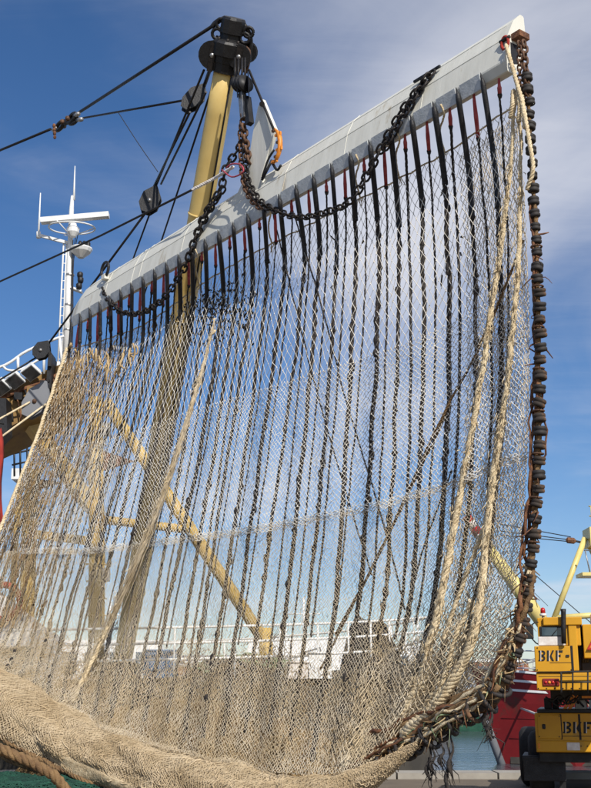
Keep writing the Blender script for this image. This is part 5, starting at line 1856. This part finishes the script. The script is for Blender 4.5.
# ------------------------------------------------------------------ electrodes and slings
_one = ['first', 'second', 'third', 'fourth', 'fifth', 'sixth', 'seventh', 'eighth', 'ninth', 'tenth', 'eleventh', 'twelfth', 'thirteenth', 'fourteenth', 'fifteenth', 'sixteenth', 'seventeenth', 'eighteenth', 'nineteenth', 'twentieth']
ORD = _one + ['twenty-' + w for w in _one[:9]]
for k in range(NE):
    s = SE[k]
    u = s / 12
    e_lab = 'black electrode cable under the grey beam, ' + ORD[k] + ' from its ringed end'
    t = thing('electrode', e_lab, 'electrode', bp(s, .03, -.05), 'electrodes hung along the beam')
    ve = rng.uniform(.94, .985)
    vv = np.linspace(.03, ve, 60)
    sw = rng.normal(0, .0025)
    uu_ = u + sw * np.sin(vv * 5 + rng.uniform(0, 6)) + .0012 * np.sin(vv * 31 + k)
    body = sheet(uu_, vv, (.05, .04, .09)[k % 3], np.where(vv < .6, 1.0, .35))
    top_ = bp(s, .145, .13)
    full = catmull(np.vstack([[top_, bp(s, .125, .04), bp(s, .10, -.08)], body[2::6], body[-1:]]), 90)
    L = np.concatenate([[0], np.cumsum(np.linalg.norm(np.diff(full, axis=0), axis=1))])
    cut = rng.uniform(1.0, 1.9) if k > 4 else rng.uniform(.6, 1.0)
    ncut = max(6, int(np.searchsorted(L, cut)))
    sl = resample(full[:ncut], .06)
    rr = np.full(len(sl), .036)
    rr[0], rr[1], rr[2] = .004, .014, .028
    MB().tube(sl, rr * rng.uniform(.85, 1.15), 8).build('sleeve', 'black_rubber', t)
    cb = MB()
    low_ = full[ncut - 2:]
    laid_rope(cb, low_, rng.uniform(.024, .032), 3, rng.uniform(.30, .45), .05, .004)
    cb.build('cable', 'dark_rope_worn' if k % 3 else 'dark_rope', t)
    kn = MB()
    lw = resample(low_, .05)
    for q in range(int(len(lw) / 9)):
        i = int(rng.integers(0, len(lw)))
        kn.ball(lw[i] + rng.normal(0, .008, 3), rng.uniform(.034, .046), 6, (1, 1, rng.uniform(.9, 2.2)))
    if q >= 0:
        tag(kn.build('knot', 'dark_rope', t), kind='stuff')
    MB().lathe(full[ncut - 1], UP, [(.02, -.05), (.042, -.03), (.042, .03), (.02, .05)], 8).build('clamp', 'dark_metal', t)
    # a red sling with a thin tail line beside each electrode
    if True:
        u2 = u + .016
        a = bp(s + .19, .03, -.05)
        h_ = sheet(np.array([u2]), np.array([.02]), .10, 0)[0]
        d = h_ - a
        d /= np.linalg.norm(d)
        rl = rng.uniform(.35, .65) if k % 2 == 0 else rng.uniform(.12, .2)
        st_ = thing('red_sling', 'short red sling with thin dark tail, ' + ORD[k] + ' from the ringed end of the beam', 'sling', a, 'red slings along the beam')
        MB().tube([a + UP * .08, a + d * .05, a + d * rl * .5, a + d * rl], [.012, .022, .030, .026], 6).build('sling', 'red_sling', st_)
        v2 = np.linspace(.06, rng.uniform(.80, .97), 24)
        u3 = u2 + rng.normal(-.002, .009) * np.linspace(0, 1, 24) ** 1.3
        tl = sheet(u3, v2, .12, .4)
        tb = MB()
        laid_rope(tb, np.vstack([[a + d * rl], tl]), rng.uniform(.010, .022), 3, .24, .05, .004)
        tb.build('tail_line', 'dark_rope', st_)
        MB().ball(a + d * (rl + .02), .032, 6, (1, 1, 1.8)).build('knot', 'dark_rope', st_)
# pale cord ties between beam and head rope
for i, k in enumerate((11, 16, 21, 23, 25)):
    m = MB()
    s = SE[k] + .12
    a = bp(s, .12, .04)
    h_ = sheet(np.array([s / 12 - .006]), np.array([0.0]), -.02, 0)[0]
    laid_rope(m, catmull([a, a - UP * .12 - NB * .06, (a + h_) / 2 - EB * .05, h_], 16), .014, 3, .08, .02, .003)
    for q in range(5):
        b_ = h_ + rng.normal(0, .02, 3)
        m.tube([b_, b_ + rng.normal(0, .02, 3) - UP * .06, b_ + rng.normal(0, .03, 3) - UP * .12], [.008, .006, .003], 4)
    tag(m.build('pale_tie', 'tan_rope'), 'short pale cord tying the head rope up beside the ' + ORD[k] + ' electrode', 'cord', 'pale ties along the head rope')

# ------------------------------------------------------------------ green netting on the quay under the bag
heap('green_net_heap', (-4.2, 16.6, 0.0), 2.6, 1.2, .52, 'green_net', 'dark green netting heaped on the quay under the bunched bag', 'net', 9, 'green_cord', 14, .014, 'green_cord')
heap('tan_net_heap', (-2.2, 20.8, 0.0), 3.2, 1.5, 1.55, 'brown_pile', 'low heap of tan brown netting on the quay behind the curtain', 'net', 12, 'brown_rope', 70, .02, 'brown_twine')
m = MB()
laid_rope(m, catmull([at(-60, 738, 14.9), at(-20, 745, 14.9), at(14, 755, 14.9), at(40, 768, 14.9), at(60, 782, 15.0), at(75, 800, 15.1)], 40), .07, 3, .3, .04, .012)
tag(m.build('brown_hawser', 'brown_rope'), 'thick brown rope lying across the dark green netting', 'rope')
